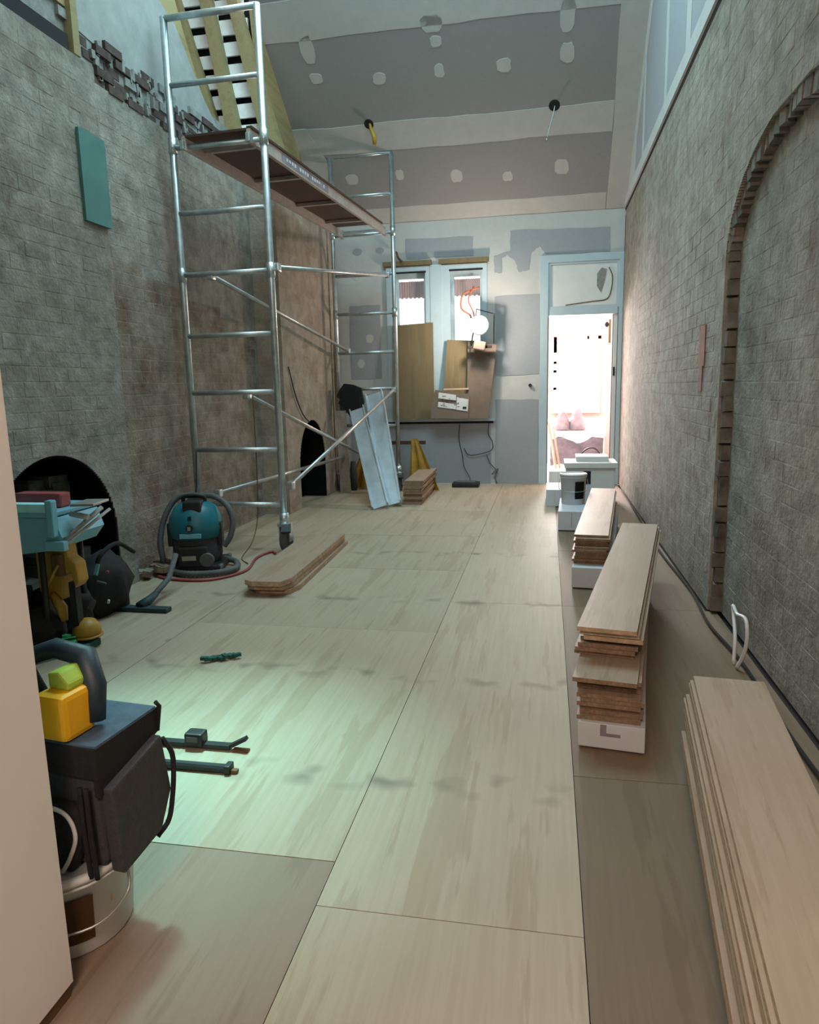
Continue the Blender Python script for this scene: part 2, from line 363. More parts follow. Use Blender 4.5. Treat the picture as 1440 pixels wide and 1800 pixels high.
# left wall with chimney breasts
LX=-2.7; A1=(3.36,.52,.38,.88); A2=(7.28,.43,.42,.88)
wl=bmesh.new(); leaf(wl,LX-.02,LX,-2.3,YB,3.05,[A1,A2])
wl=struct('wall_left',wl,'wall')
bm=bmesh.new(); leaf(bm,LX,-2.585,.9,4.06,3.05,[A1]); link('chimney_breast',bm,'wall',wl)
bm=bmesh.new(); leaf(bm,LX,-2.45,6.5,8.28,3.05,[A2]); link('chimney_breast',bm,'breastpink',wl)
bm=bmesh.new()
for (yc,hw,sp,tp),xx in ((A1,-2.592),(A2,-2.457)): leaf(bm,LX-.03,xx,yc-hw,yc+hw,tp,[(yc,hw-.012,sp,tp-.012)])
link('soot_lining',bm,'soot',wl)
# fireplace boxes
for (yc,hw,sp,tp) in (A1,A2):
    bm=bmesh.new(); x0,x1=LX-.42,LX-.02
    box(bm,x0-.05,yc-hw-.1,0,x0,yc+hw+.1,1.1); box(bm,x0,yc-hw-.1,0,x1,yc-hw-.02,1.1); box(bm,x0,yc+hw+.02,0,x1,yc+hw+.1,1.1); box(bm,x0,yc-hw-.1,1.0,x1,yc+hw+.1,1.1); box(bm,x0,yc-hw-.1,-.02,x1,yc+hw+.1,0.0)
    link('firebox',bm,'soot',wl)
bm=bmesh.new()      # rubble lying at the back of the near fireplace
for k in range(46): rbox(bm,(LX-.16+R_.uniform(-.06,.04)-.002*k,3.62+R_.uniform(-.20,.20),.04+k*.0145),(.12,.17,.065),R_.uniform(-.3,.3),R_.uniform(-.3,.3))
link('rubble',bm,'rubble',wl)['kind']='stuff'
def lpl(y,z):
    if .9<y<4.06: return -2.585
    if 6.5<y<8.28: return None
    return LX
def lprom(y,z):
    e=.5+.5*noise.noise(Vector((y*1.3,z*1.6,9))); return .0004+.0009*e+R_.uniform(0,.0003)
bricks(wl,lpl,1,1.0,YB-.02,.02,3.0,lambda y,z:'wallbrown' if (4.06<y<6.5 and z<2.1-.15*(y-4)) else 'wall',[A1,A2],lprom)
def bpl(y,z): return -2.45 if 6.5<y<8.28 else None
# broken brick band on top of the left wall, lime plaster above, timber beyond
bandY0,bandY1=4.05,6.4
part('bed_course','mortar',wl,(LX-.12,3.0,3.0,LX-.02,6.5,3.42))
for r in range(5):
    y=bandY0+(.11 if r%2 else 0)-.1
    while y<bandY1:
        drop=R_.random()
        if drop>.12 and not (r==4 and drop<.55):
            o=part('brick','brickred' if drop<.82 else 'mortar',wl,(LX-.05,y,3.045+r*.062,LX-.02+R_.uniform(.0,.03),y+.15+R_.uniform(0,.04),3.045+r*.062+.05))
            o.rotation_euler=(0,0,0)
        y+=.215
bm=bmesh.new()
for k in range(46):
    y=R_.uniform(bandY0,bandY1); rbox(bm,(LX-.008,y,3.05+R_.uniform(0,.25)),(.02,.012+R_.uniform(0,.03),.03+R_.uniform(0,.05)),0,R_.uniform(-.5,.5))
link('mortar_crumbs',bm,'mortar',wl)['kind']='stuff'
part('timber_plate','dark',wl,(LX-.1,1.0,3.05,LX+.02,3.98,3.2))
part('timber_plate','timber',wl,(LX-.1,1.0,3.36,LX-.0,4.05,3.75))
o=part('splintered_post','timber',wl,(LX-.03,4.02,3.12,LX+.03,4.08,3.7))
ul=bmesh.new(); prism(ul,[(4.1,3.30),(4.6,3.26),(5.5,3.20),(6.0,3.15),(5.97,3.36),(5.75,3.50),(5.35,3.86),(4.95,3.98),(4.85,4.25),(4.1,4.25)],LX-.06,LX-.015,'X')
ul=struct('wall_left_upper',ul,'plasterold')
o=part('timber_sheet','timber',ul); 
bm=bmesh.new(); prism(bm,[(4.95,3.95),(5.40,3.80),(5.80,3.44),(5.97,3.34),(5.56,3.93),(5.25,4.45),(4.95,4.9)],LX-.075,LX-.062,'X'); bpy.data.objects.remove(o); link('timber_sheet',bm,'timber',ul)
bm=bmesh.new(); prism(bm,[(6.98,3.0),(YB,3.0),(YB,ZB),(6.9,zc(6.9)),(6.84,zc(6.84)),(6.92,4.2)],LX-.03,LX,'X'); link('timber_sheet',bm,'timber',ul)
bm=bmesh.new(); prism(bm,[(-2.3,3.7),(4.2,3.7),(4.9,4.9),(4.9,6.0),(-2.3,6.0)],LX-.06,LX-.015,'X'); link('upper_board',bm,'timber',ul)
# roof battens between rafters seen beyond the broken wall
rf=thing('roof_frame','yellow studs with white battens showing above the broken left wall','roof frame',(0,0,0))
def rake(x0,x1,y0,y1,off,th,bm): # slab on a plane parallel to the raked ceiling
    for_=[(x0,y0),(x1,y0),(x1,y1),(x0,y1)]
    a=[bm.verts.new((x,y,zc(y)+off)) for x,y in for_]; b_=[bm.verts.new((x,y,zc(y)+off+th)) for x,y in for_]
    bm.faces.new(a); bm.faces.new(b_[::-1])
    for k in range(4): bm.faces.new((a[k],b_[k],b_[(k+1)%4],a[(k+1)%4]))
def stud(x0,x1,x2,x3,ya,yb): # bottom-left,bottom-right,top-right,top-left
    bm=bmesh.new(); prism(bm,[(x0,3.2),(x1,3.2),(x2,5.0),(x3,5.0)],ya,yb,'Y'); link('stud',bm,'timber',rf)
stud(-3.5,-2.96,-3.46,-3.9,6.78,6.90); stud(-2.92,-2.80,-3.13,-3.22,6.76,6.90); stud(-2.58,-2.40,-2.90,-2.98,6.78,6.90)
for dz,fa,fb in ((0,lambda z:-2.96-.278*(z-3.2),lambda z:-2.86-.17*(z-3.2)),(.09,lambda z:-2.84-.165*(z-3.2),lambda z:-2.56-.19*(z-3.2))):
    z=3.30+dz
    while z<4.95:
        a_,b_=fa(z)-.03,fb(z)+.03; th=.122+R_.uniform(-.012,.008)
        bm=bmesh.new(); rbox(bm,((a_+b_)/2,6.915+R_.uniform(-.008,.0),z+th/2),(b_-a_,.022,th),0,R_.uniform(-.06,.06),R_.uniform(-.012,.012)); link('batten',bm,'lath',rf); z+=.183
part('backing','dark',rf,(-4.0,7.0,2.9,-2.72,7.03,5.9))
sbox('void_light_screen','dark',(-4.05,2.2,2.9,-4.0,7.03,5.9))  # unseen dark screen added to stop sky light leaking into the void
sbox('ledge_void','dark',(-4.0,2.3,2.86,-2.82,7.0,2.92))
# ================= RAKED CEILING =================
ce=bmesh.new(); rake(-2.72,RX,5.4,YB+.02,0,.06,ce); ce=struct('ceiling',ce,'board')
def patch(name,mat,parent,poly,off=-.0035):
    bm=bmesh.new(); a=[bm.verts.new((x,y,zc(y)+off)) for x,y in poly]; b_=[bm.verts.new((x,y,zc(y)+.001)) for x,y in poly]
    bm.faces.new(a); bm.faces.new(b_[::-1]); n=len(poly)
    for k in range(n): bm.faces.new((a[k],b_[k],b_[(k+1)%n],a[(k+1)%n]))
    return link(name,bm,mat,parent)
def band(x0,x1,y0,y1,j=.02,n=16):
    bot=[(x0+(x1-x0)*k/n,y0+R_.uniform(-j,j)) for k in range(n+1)]; top=[(x1-(x1-x0)*k/n,y1+R_.uniform(-j,j)) for k in range(n+1)]
    return bot+top
patch('compound_band','comp',ce,band(-2.70,.62,6.86,7.13,.006))
patch('compound_band','comp',ce,band(-2.70,.62,7.81,8.05,.007))
patch('compound_band','comp',ce,band(-2.70,.62,8.61,8.77,.005))
patch('compound_band','comp',ce,[(.61,5.6),(.85,5.6),(.85,8.77),(.63,8.77),(.63,8.0),(.60,7.3)],-.0045)
patch('compound_band','comp',ce,[(-2.70,7.80),(-2.55,7.80),(-2.42,8.1),(-2.40,8.77),(-2.70,8.77)],-.0045)
def blob(x,y,sx,sy):
    pts=[]
    for k in range(12):
        a=2*math.pi*k/12; c,s=math.cos(a),math.sin(a); q=(abs(c)**4+abs(s)**4)**-.25*R_.uniform(.88,1.05)
        pts.append((x+sx*c*q,y+sy*s*q))
    return pts
for x,y,sx,sy in ((-2.30,7.20,.07,.10),(-2.29,7.41,.065,.04),(-1.66,7.46,.065,.045),(-1.08,7.12,.10,.06),(-1.06,7.24,.055,.04),(-1.06,7.45,.05,.05),(-.44,7.46,.07,.05),(.145,7.17,.07,.11),(.15,7.42,.065,.07),
  (-2.19,8.30,.07,.05),(-1.64,8.29,.045,.05),(-1.01,8.34,.065,.06),(-.45,8.38,.055,.045),(.13,8.33,.075,.07)):
    patch('compound_patch','comp',ce,blob(x,y,sx,sy))
# holes with cable
for (x,y,w) in ((-1.86,7.81,.05),(.04,7.80,.055)):
    patch('ceiling_hole','dark',ce,[(x+w*math.cos(a*math.pi/8),y+w*.8*math.sin(a*math.pi/8)) for a in range(16)],-.006)
z=zc(7.81)
bm=bmesh.new(); tube(bm,[(-1.85,7.81,z),(-1.835,7.80,z-.06),(-1.80,7.79,z-.14),(-1.80,7.79,z-.21)],[.012,.018,.024,.02],8); 
tag(link('ceiling_cable',bm,'tarp'),'short yellowish cable tail hanging from left ceiling hole','cable')
bm=bmesh.new(); tube(bm,[(.045,7.80,z),(.03,7.79,z-.08),(.005,7.79,z-.17),(-.03,7.79,z-.30)],.006,6,True); lathe(bm,[(.012,-.02),(.014,0),(.01,.02)],8,(-.03,7.79,z-.31))
tag(link('ceiling_cable',bm,'silver'),'thin grey cable dangling from right ceiling hole','cable')
# hidden roof: closes the void round the skylight
sbox('ceiling_upper','whitewall',(-4.0,5.9,5.85,RX+.3,6.4,5.95),(-4.0,2.2,5.85,RX+.3,3.3,5.95),(-4,3.3,5.85,-2.4,5.9,5.95),(.6,3.3,5.85,RX+.3,5.9,5.95))
bm=bmesh.new(); rake(-2.72,RX+.3,5.3,5.45,.02,.05,bm); struct('ceiling_ridge',bm,'board')
sbox('ceiling_hall_lip','whitewall',(-3.0,-2.4,2.86,RX+.3,2.2,2.95)); sbox('wall_void','whitewall',(-3.0,2.2,2.86,RX+.3,2.3,5.9)); sbox('wall_rear','whitewall',(-3.0,-2.45,0,RX+.3,-2.3,2.9))  # hall ceiling: unseen lip added to cut skylight off the near floor
# ================= BACK WALL =================
WT=.22
wb=bmesh.new()
Y0,Y1=YB,YB+WT
xs=[(-3.0,-1.93,0,ZB+.1),(-1.93,-1.39,0,.80),(-1.93,-1.39,2.62,ZB+.1),(-1.39,-1.25,0,ZB+.1),(-1.25,-.71,0,.80),(-1.25,-.71,2.62,ZB+.1),(-.71,-.0,0,ZB+.1),(0,.81,2.60,ZB+.1),(.81,1.15,0,ZB+.1)]
for x0,x1,z0,z1 in xs: box(wb,x0,Y0,z0,x1,Y1,z1)
wb=struct('wall_back',wb,'comp')
def bpatch(name,mat,poly,off=.004):
    bm=bmesh.new(); prism(bm,poly,YB-off,YB+.001,'Y'); return link(name,bm,mat,wb)
def jit(poly,j=.008):
    out=[]
    for (a,b_),(c,d) in zip(poly,poly[1:]+poly[:1]):
        for k in range(5):
            u=k/5; out.append((a+(c-a)*u+(R_.uniform(-j,j) if k else 0),b_+(d-b_)*u+(R_.uniform(-j,j) if k else 0)))
    return out
for P in ([(-1.68,2.71),(-.87,2.71),(-.87,2.92),(-1.68,2.94)],
          [(-.44,2.73),(-.63,2.69),(-.62,2.50),(-.54,2.50),(-.54,2.66),(-.47,2.70),(-.38,2.62),(-.34,2.50),(-.22,2.52),(-.2,2.70),(-.10,2.78),(-.03,2.68),(.69,2.67),(.68,2.94),(-.44,2.96)],
          [(-.62,1.31),(-.10,1.32),(-.10,2.24),(-.62,2.23)],[(-.62,.0),(-.10,.0),(-.10,1.02),(-.62,1.03)],
          [(-1.99,0),(-.67,0),(-.67,.76),(-1.99,.77)],[(-2.40,1.31),(-2.02,1.31),(-2.02,2.20),(-2.40,2.19)],[(-2.44,.1),(-2.05,.1),(-2.05,1.12),(-2.44,1.12)]):
    bpatch('bare_plasterboard','boardback',jit(P))
for x,z,r in ((-2.16,1.80,.05),(-2.28,1.50,.05),(-2.3,2.55,.05)): bpatch('compound_patch','comp',[(x+r*math.cos(a*.6),z+r*math.sin(a*.6)*1.1) for a in range(10)],.006)
for x,z,r in ((-2.28,2.83,.06),(-2.0,2.83,.05)): bpatch('bare_plasterboard','boardback',[(x+r*math.cos(a*.6),z+r*.7*math.sin(a*.6)) for a in range(10)],.005)
# windows
for n,(a,b_) in enumerate(((-1.93,-1.39),(-1.25,-.71))):
    w=sbox('window_%d'%(n+1),'gloss',(a,YB-.02,.806,a+.10,YB+.10,2.62),(b_-.06,YB-.02,.806,b_,YB+.10,2.62),(a+.10,YB-.02,2.555,b_-.06,YB+.10,2.62),(a+.10,YB+.05,.806,b_-.06,YB+.10,.9))
    sm=.0
    part('sash','gloss',w,(a+.10,YB+.05,.9,a+.14,YB+.09,2.554),(b_-.09,YB+.05,.9,b_-.06,YB+.09,2.554),(a+.14,YB+.05,2.49,b_-.09,YB+.09,2.554),(a+.14,YB+.055,1.66,b_-.09,YB+.085,1.70),(a+.14,YB+.05,.9,b_-.09,YB+.09,.96))
    part('pane','glass',w,(a+.14,YB+.068,.96,b_-.09,YB+.072,1.66)); part('pane','glass',w,(a+.14,YB+.068,1.70,b_-.09,YB+.072,2.49))
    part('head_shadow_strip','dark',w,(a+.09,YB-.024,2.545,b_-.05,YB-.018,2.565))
    part('timber_head','plyboard',w,(a-.03,YB-.05,2.635,b_+.02,YB-.0,2.685))
    # curtain : wavy cloth, rust valance over sheer lower part
    for nm,mt_,z0,z1,yy in (('valance','curtred',2.27,2.47,YB+.115),('sheer_curtain','sheer',.98,2.30,YB+.125)):
        bm=bmesh.new(); N=36; ra=[]
        for k in range(N+1):
            x=a+.13+(b_-a-.21)*k/N; y=yy+.010*math.sin(k*1.9); ra.append((bm.verts.new((x,y,z0+.008*math.sin(k*1.1))),bm.verts.new((x,y,z1+.006*math.sin(k*2.3)))))
        for p,q in zip(ra,ra[1:]): bm.faces.new((p[0],q[0],q[1],p[1]))
        tag(link('curtain',bm,mt_),{('valance',0):'rust red gathered curtain top in left window',('valance',1):'rust red gathered curtain top in right window behind lamp cord',('sheer_curtain',0):'white sheer curtain glowing in left window',('sheer_curtain',1):'pale sheer curtain in right window beside work lamp'}[(nm,n)],'curtain')
sbox('trim_1','gloss',(-1.39,YB-.025,.80,-1.25,YB,2.63)); sbox('trim_2','gloss',(-2.0,YB-.07,.775,-.62,YB,.805)); sbox('trim_3','dark',(-1.99,YB-.012,.745,-.64,YB,.775))
# door frame, transom
d=sbox('door_1','gloss',(-.09,YB-.025,0,0.0,YB+.16,2.66),(.80,YB-.025,0,.845,YB+.16,2.66),(0.0,YB-.025,2.58,.80,YB+.16,2.66),(0,YB-.015,1.985,.80,YB+.12,2.06))
part('jamb_lining','skin_pale',d,(0,YB+.02,0,.012,YB+.16,1.985)); part('jamb_lining','whitep',d,(.75,YB+.02,0,.80,YB+.10,1.985)); part('dark_edge','dark',d,(.742,YB+.04,0,.75,YB+.09,1.985),(.0,YB-.004,0,.008,YB+.02,1.985),(.79,YB-.017,0,.797,YB-.014,2.06))
part('transom_panel','whitep',d,(0.03,YB+.0,2.085,.79,YB+.03,2.555),bevel=.004)
part('transom_frame','gloss',d,(0,YB-.012,2.06,.03,YB+.03,2.58),(.77,YB-.012,2.06,.80,YB+.03,2.58),(.03,YB-.012,2.06,.77,YB+.03,2.085),(.03,YB-.012,2.555,.77,YB+.03,2.58))
bm=bmesh.new(); tube(bm,[(.68,YB-.006,2.50),(.72,YB-.006,2.40),(.71,YB-.006,2.25),(.66,YB-.006,2.15),(.5,YB-.006,2.13),(.2,YB-.006,2.10)],.006,6,True); link('torn_paint_edge',bm,'brownlabel',d)
bm=bmesh.new(); prism(bm,[(.55,2.44),(.60,2.50),(.66,2.48),(.64,2.36),(.60,2.22),(.55,2.3)],YB-.003,YB+.001,'Y'); link('stain',bm,'mortar',d)
part('bolt_plate','dark',d,(.755,YB+.01,1.28,.775,YB+.02,1.38))
sbox('trim_4','dark',(.846,YB-.02,0,.855,YB,3.05))
# room beyond the door
sbox('floor_front_room','whitewall',(-.6,YB+.2,-.1,1.9,13.2,-.005)); sbox('ceiling_front_room','whitewall',(-.6,YB+.2,2.7,1.9,13.2,2.8))
sbox('wall_front_room_left','pinkwall',(-.7,YB+.2,0,-.6,13.2,2.7)); sbox('wall_front_room_right','pinkwall',(1.3,YB+.2,0,1.4,13.2,2.7))
sbox('wall_front_room_end','pinkwall',(-.6,12.2,0,.10,12.3,2.7),(.85,12.2,0,1.9,12.3,2.7),(.10,12.2,1.95,.85,12.3,2.7),(.10,12.2,0,.85,12.3,.75))
fw=sbox('window_3','whitep',(.10,12.15,.75,.15,12.25,1.95),(.80,12.15,.75,.85,12.25,1.95),(.1,12.15,1.90,.85,12.25,1.95),(.1,12.1,.72,.85,12.25,.78),(.63,12.15,.75,.66,12.25,1.95))
part('pane','glass',fw,(.15,12.2,.78,.63,12.205,1.9)); part('pane','glass',fw,(.66,12.2,.78,.80,12.205,1.9))
# arched grid mirror/cupboard
am=thing('arched_window_unit','small arched multi-pane frame on far left wall through doorway','frame',(.03,12.17,0))
bm=bmesh.new(); prism(bm,[(-.02,1.1),(.16,1.1),(.16,1.75)]+[(-.02+.18*math.cos(a*math.pi/16),1.75+.22*math.sin(a*math.pi/16)) for a in range(1,9)],-.02,.02,'Y'); link('frame',bm,'whitep',am)
for z0,z1 in ((1.14,1.38),(1.42,1.52),(1.56,1.70)): part('pane','foam',am,(.015,-.03,z0,.13,-.02,z1))
# low white bench, cloths, chair etc in front room
tb=thing('white_table','white topped table beyond the doorway','table',(.42,10.2,0))
part('table_top','whitep',tb,(-.38,-.3,.50,.36,.35,.55),bevel=.005)
for sx in (-.34,.32):
    for sy in (-.25,.3): part('leg','whitep',tb,(sx-.02,sy-.02,0,sx+.02,sy+.02,.5))
def cloth(name,mat,x0,x1,y0,y1,zf,n=14,seed=0,th=None):
    bm=bmesh.new(); g=[[bm.verts.new((x0+(x1-x0)*i/n,y0+(y1-y0)*j/n,zf(i/n,j/n)+.03*noise.noise(Vector((i*.6+seed,j*.6,seed))))) for j in range(n+1)] for i in range(n+1)]
    for i in range(n):
        for j in range(n): bm.faces.new((g[i][j],g[i+1][j],g[i+1][j+1],g[i][j+1])).smooth=True
    bmesh.ops.solidify(bm,geom=bm.faces[:],thickness=.006)
    return link(name,bm,mat)
tag(cloth('cloth','greycloth',.05,.74,9.75,9.86,lambda u,v:.46-.38*v+.04*math.sin(u*9),seed=2),'mauve grey dust cloth hanging in front of white table','cloth')
for k,(x,h) in enumerate(((.22,.26),(.42,.30))):
    bm=bmesh.new(); lathe(bm,[(.01,h),(.05,h*.9),(.10,h*.4),(.13,0.0)][::-1],12,(x,10.35,.56)); tag(link('cloth_bundle',bm,'greycloth'),['left of two grey cloth peaks on the white table','right of two grey cloth peaks on the white table'][k],'cloth')
cb=thing('kitchen_cabinet','pale green low cabinet behind white table beyond doorway','cabinet',(.42,11.5,0))
part('body','foam',cb,(-.45,-.2,0,.45,.25,.62)); part('worktop','whitep',cb,(-.47,-.22,.62,.47,.26,.66))
for x in (-.43,.02): part('door','whitep',cb,(x,-.215,.05,x+.41,-.2,.58))
bm=bmesh.new(); tube(bm,[(.36,9.5,.012),(.40,9.5,.22),(.52,9.5,.36),(.64,9.5,.35),(.72,9.5,.20),(.74,9.5,.012)],.012,8,True); tag(link('hose',bm,'black'),'black curved hose just beyond doorway','hose')
for k,(x,lean) in enumerate(((.04,.10),(.08,.07),(.02,.05))):
    bm=bmesh.new(); tube(bm,[(x+.12-lean*.1,9.15+.05*k,.0),(x,9.3,.62+.05*k)],.014,6)
    tag(link('timber_batten',bm,'skin_pale'),['right','middle','left'][k]+' thin pale pink batten leaning just inside the doorway','batten','battens leaning inside the doorway')
lamp=thing('ceiling_pendant','small wall lamp bracket at top right inside doorway','lamp',(.74,9.3,1.9)); part('bracket','plyboard',lamp,(-.01,-.05,-.22,.02,.02,.06)); bm=bmesh.new(); lathe(bm,[(.012,-.03),(.028,0),(.012,.03)],10,(-.03,-.05,0)); link('knob',bm,'dark',lamp)
# near white wall nib, its skirting
sbox('wall_front','paint',(-1.06,-2.3,.03,-.93,1.1,2.86)); sbox('baseboard_front','brownlabel',(-1.055,-2.3,0,-.935,1.095,.03))
# ================= SCAFFOLD =================
sc=thing('mobile_scaffold','tall aluminium tube scaffold on castors with ladder frames and diagonal braces','scaffold',(-2.14,6.5,0))
def W2(p): return (p[0]+2.14,p[1]-6.5,p[2])
def stube(name,pts,r,mat='alu',smooth=False):
    bm=bmesh.new(); tube(bm,[W2(p) for p in pts],r,10,smooth); return link(name,bm,mat,sc)
FR=[((-2.60,4.96),(-1.915,4.94)),((-2.385,8.10),(-1.69,8.08))]
RZ=(.36,.77,1.19,1.60,2.03,2.45,2.885,3.29,3.71)
for fi,((lx,ly),(rx,ry)) in enumerate(FR):
    for (x,y) in ((lx,ly),(rx,ry)):
        stube('post',[(x,y,.23),(x,y,3.72)],.025)
        for z in (2.03,2.90): 
            stube('joint_collar',[(x,y,z-.05),(x,y,z+.05)],.031)
    for k,z in enumerate(RZ):
        if fi==1 and k==0: continue
        stube('rung',[(lx,ly,z),(rx,ry,z)],.019 if z<3.6 else .022)
    # inner upright of the ladder section
# braces with hook clamps
for a,b_ in (((-2.38,4.97,2.02),(-2.24,8.06,1.62)),((-2.16,4.97,1.17),(-2.05,8.06,.40)),((-1.86,4.98,.50),(-1.72,8.06,1.17)),((-1.88,4.97,2.05),(-1.76,8.06,2.43)),((-2.44,4.97,.44),(-2.30,8.06,.42))):
    stube('diagonal_brace',[a,b_],.017,'silver')
    for p in (a,b_): 
        bm=bmesh.new(); rbox(bm,W2(p),(.05,.06,.06)); link('brace_hook',bm,'alu',sc,bevel=.01)
for (x,y) in (FR[0][0],FR[0][1],FR[1][0],FR[1][1]):
    cz=bmesh.new(); tube(cz,[W2((x,y,.215)),W2((x,y,.30))],.034,10); box(cz,*W2((x-.040,y-.04,.20)),*W2((x+.040,y+.06,.222))); box(cz,*W2((x-.042,y-.01,.08)),*W2((x-.034,y+.07,.205))); box(cz,*W2((x+.034,y-.01,.08)),*W2((x+.042,y+.07,.205)))
    c=link('castor',cz,'alu',sc)
    bm=bmesh.new(); lathe(bm,[(.07,-.026),(.094,-.022),(.098,0),(.094,.022),(.07,.026)],24,W2((x,y+.03,.098)),'X'); link('wheel',bm,'rubber',c)
    bm=bmesh.new(); rbox(bm,W2((x+.03,y-.05,.19)),(.07,.09,.014),.3,.5); link('brake_pedal',bm,'black',c)
# platform
pf=thing('scaffold_platform','long brown plywood scaffold deck with aluminium side rails, spanning the scaffold','platform',(-2.14,6.5,2.905))
ang=math.atan2(.215,3.13)
pf.rotation_euler=(0,0,-ang)
PL=1.60
part('deck_board','deckbrown',pf,(-.235,-PL,.03,.235,PL-.22,.045))
part('side_rail','deckrail',pf,(-.262,-PL,-.045,-.232,PL,.04),bevel=.003); part('side_rail','deckrail',pf,(.232,-PL,-.045,.262,PL,.04),bevel=.003)
part('top_edge','deckbrown',pf,(.235,-PL,.04,.275,PL-.15,.055))
for y in (-1.35,-.55,.3,1.05): part('cross_member','deckrail',pf,(-.232,y,-.0,.232,y+.035,.028))
for y in (PL-.13,-PL+.06): part('end_bar','alu',pf,(-.232,y,-.02,.232,y+.02,.0))
part('sticker','greycloth',pf,(.262,-1.1,-.03,.2635,-.15,.03)); 
bm=bmesh.new()
for k in range(16): 
    y=-1.02+k*.05
    if k%5!=4: box(bm,.2635,y,-.012+R_.uniform(0,.008),.2642,y+.03,.014)
link('sticker_print',bm,'label',pf)['kind']='stuff'
for sx in (-.25,.25):
    for sy in (-PL,PL): 
        bm=bmesh.new(); rbox(bm,(sx,sy,-.02),(.03,.05,.06)); link('end_hook',bm,'alu',pf,bevel=.006)
# tool clutter at near end of platform
bm=bmesh.new(); tube(bm,[(-2.42,5.25,2.97),(-2.40,5.2,3.03),(-2.33,5.2,3.04),(-2.28,5.25,2.98)],.018,8,True); lathe(bm,[(.03,-.03),(.045,0),(.03,.03)],12,(-2.34,5.24,2.985)); tag(link('cable_coil',bm,'black'),'small black tool lying on near end of scaffold deck','tool')
# black jacket hanging from far rung
def blobmesh(bm,c,r,seed=0,amp=.25,sub=3,sc_=2.5):
    t0=len(bm.verts); res=bmesh.ops.create_icosphere(bm,subdivisions=sub,radius=1.0)
    for v in res['verts']:
        p=v.co.copy(); n=1+amp*noise.noise(p*sc_+Vector((seed,seed*2,0))); v.co=Vector((p.x*r[0]*n+c[0],p.y*r[1]*n+c[1],p.z*r[2]*n+c[2]))
    for f in bm.faces: f.smooth=True
bm=bmesh.new(); prism(bm,[(-2.34,1.18),(-2.28,1.255),(-2.18,1.24),(-2.08,1.20),(-2.07,1.05),(-2.10,.90),(-2.17,.80),(-2.25,.92),(-2.33,.94),(-2.345,1.02),(-2.36,1.03),(-2.34,1.08),(-2.375,1.11)],7.98,8.05,'Y')
bmesh.ops.subdivide_edges(bm,edges=bm.edges[:],cuts=2)
for v in bm.verts: v.co.y+=.05*noise.noise(v.co*7)
tag(link('jacket',bm,'canvasd'),'black jacket hanging on far left post of scaffold','jacket')
# ================= DUCT / FOLDED SHEET METAL =================
def channel(name,label,top,bot,w,dep,flip):
    T=Vector(top); B_=Vector(bot); d=(T-B_).normalized(); side=Vector((1,-.15,0)).normalized(); side=(side-d*side.dot(d)).normalized(); nrm=d.cross(side).normalized()
    if nrm.y>0: nrm=-nrm
    prof=[(-w/2,0),(-w/2,dep),(-w/2+.012,dep),(-w/2+.012,.012),(w/2-.012,.012),(w/2-.012,dep*1.0),(w/2,dep),(w/2,0)]
    bm=bmesh.new(); rA=[bm.verts.new(B_+side*u+nrm*v) for u,v in prof]; rB=[bm.verts.new(T+side*u+nrm*v) for u,v in prof]
    bm.faces.new(rA); bm.faces.new(rB[::-1])
    for k in range(len(prof)): bm.faces.new((rA[k],rB[k],rB[(k+1)%8],rA[(k+1)%8]))
    return tag(link(name,bm,'galv'),label,'sheet metal','galvanised channels leaning on the scaffold')
channel('metal_channel','wider silver galvanised channel, right of the two leaning on the scaffold',(-1.92,7.95,1.13),(-1.535,7.0,.02),.20,.05,0)
channel('metal_channel','shorter silver galvanised channel, left of the two leaning on the scaffold',(-2.10,7.85,.96),(-1.62,6.84,.02),.17,.05,0)
# yellow tarps over trestle
tr_=thing('sawhorse','low dark timber trestle under yellow tarp behind scaffold','trestle',(-1.75,8.45,0))
part('top_bar','deckbrown',tr_,(-.28,-.03,.52,.32,.03,.56))
for sx in (-.2,.24):
    for s in (-1,1): 
        bm=bmesh.new(); tube(bm,[(sx,s*.13,0),(sx,0,.53)],.015,6); link('leg',bm,'deckbrown',tr_)
def drape(x0,x1,ytop,zt,spread,label):
    bm=bmesh.new(); n=10; g=[]
    for i in range(n+1):
        u=i/n; col=[]
        for j in range(n+1):
            v=j/n; x=x0+(x1-x0)*u; xx=(x0+x1)/2+(x-(x0+x1)/2)*(.3+1.1*v)
            col.append(bm.verts.new((xx+(.16*v if x1>-1.8 else 0),ytop-spread*v-.02-.03*math.sin(u*14)*v,zt*(1-v)+.012)))
        g.append(col)
    for i in range(n):
        for j in range(n): bm.faces.new((g[i][j],g[i+1][j],g[i+1][j+1],g[i][j+1]))
    bmesh.ops.solidify(bm,geom=bm.faces[:],thickness=.006); tag(link('tarp',bm,'tarp'),label,'tarp')
drape(-1.68,-1.42,8.40,.58,.30,'mustard yellow tarp folded over trestle right of scaffold post')
drape(-2.30,-2.06,8.45,.44,.20,'mustard yellow tarp heap left of the leaning metal channels')
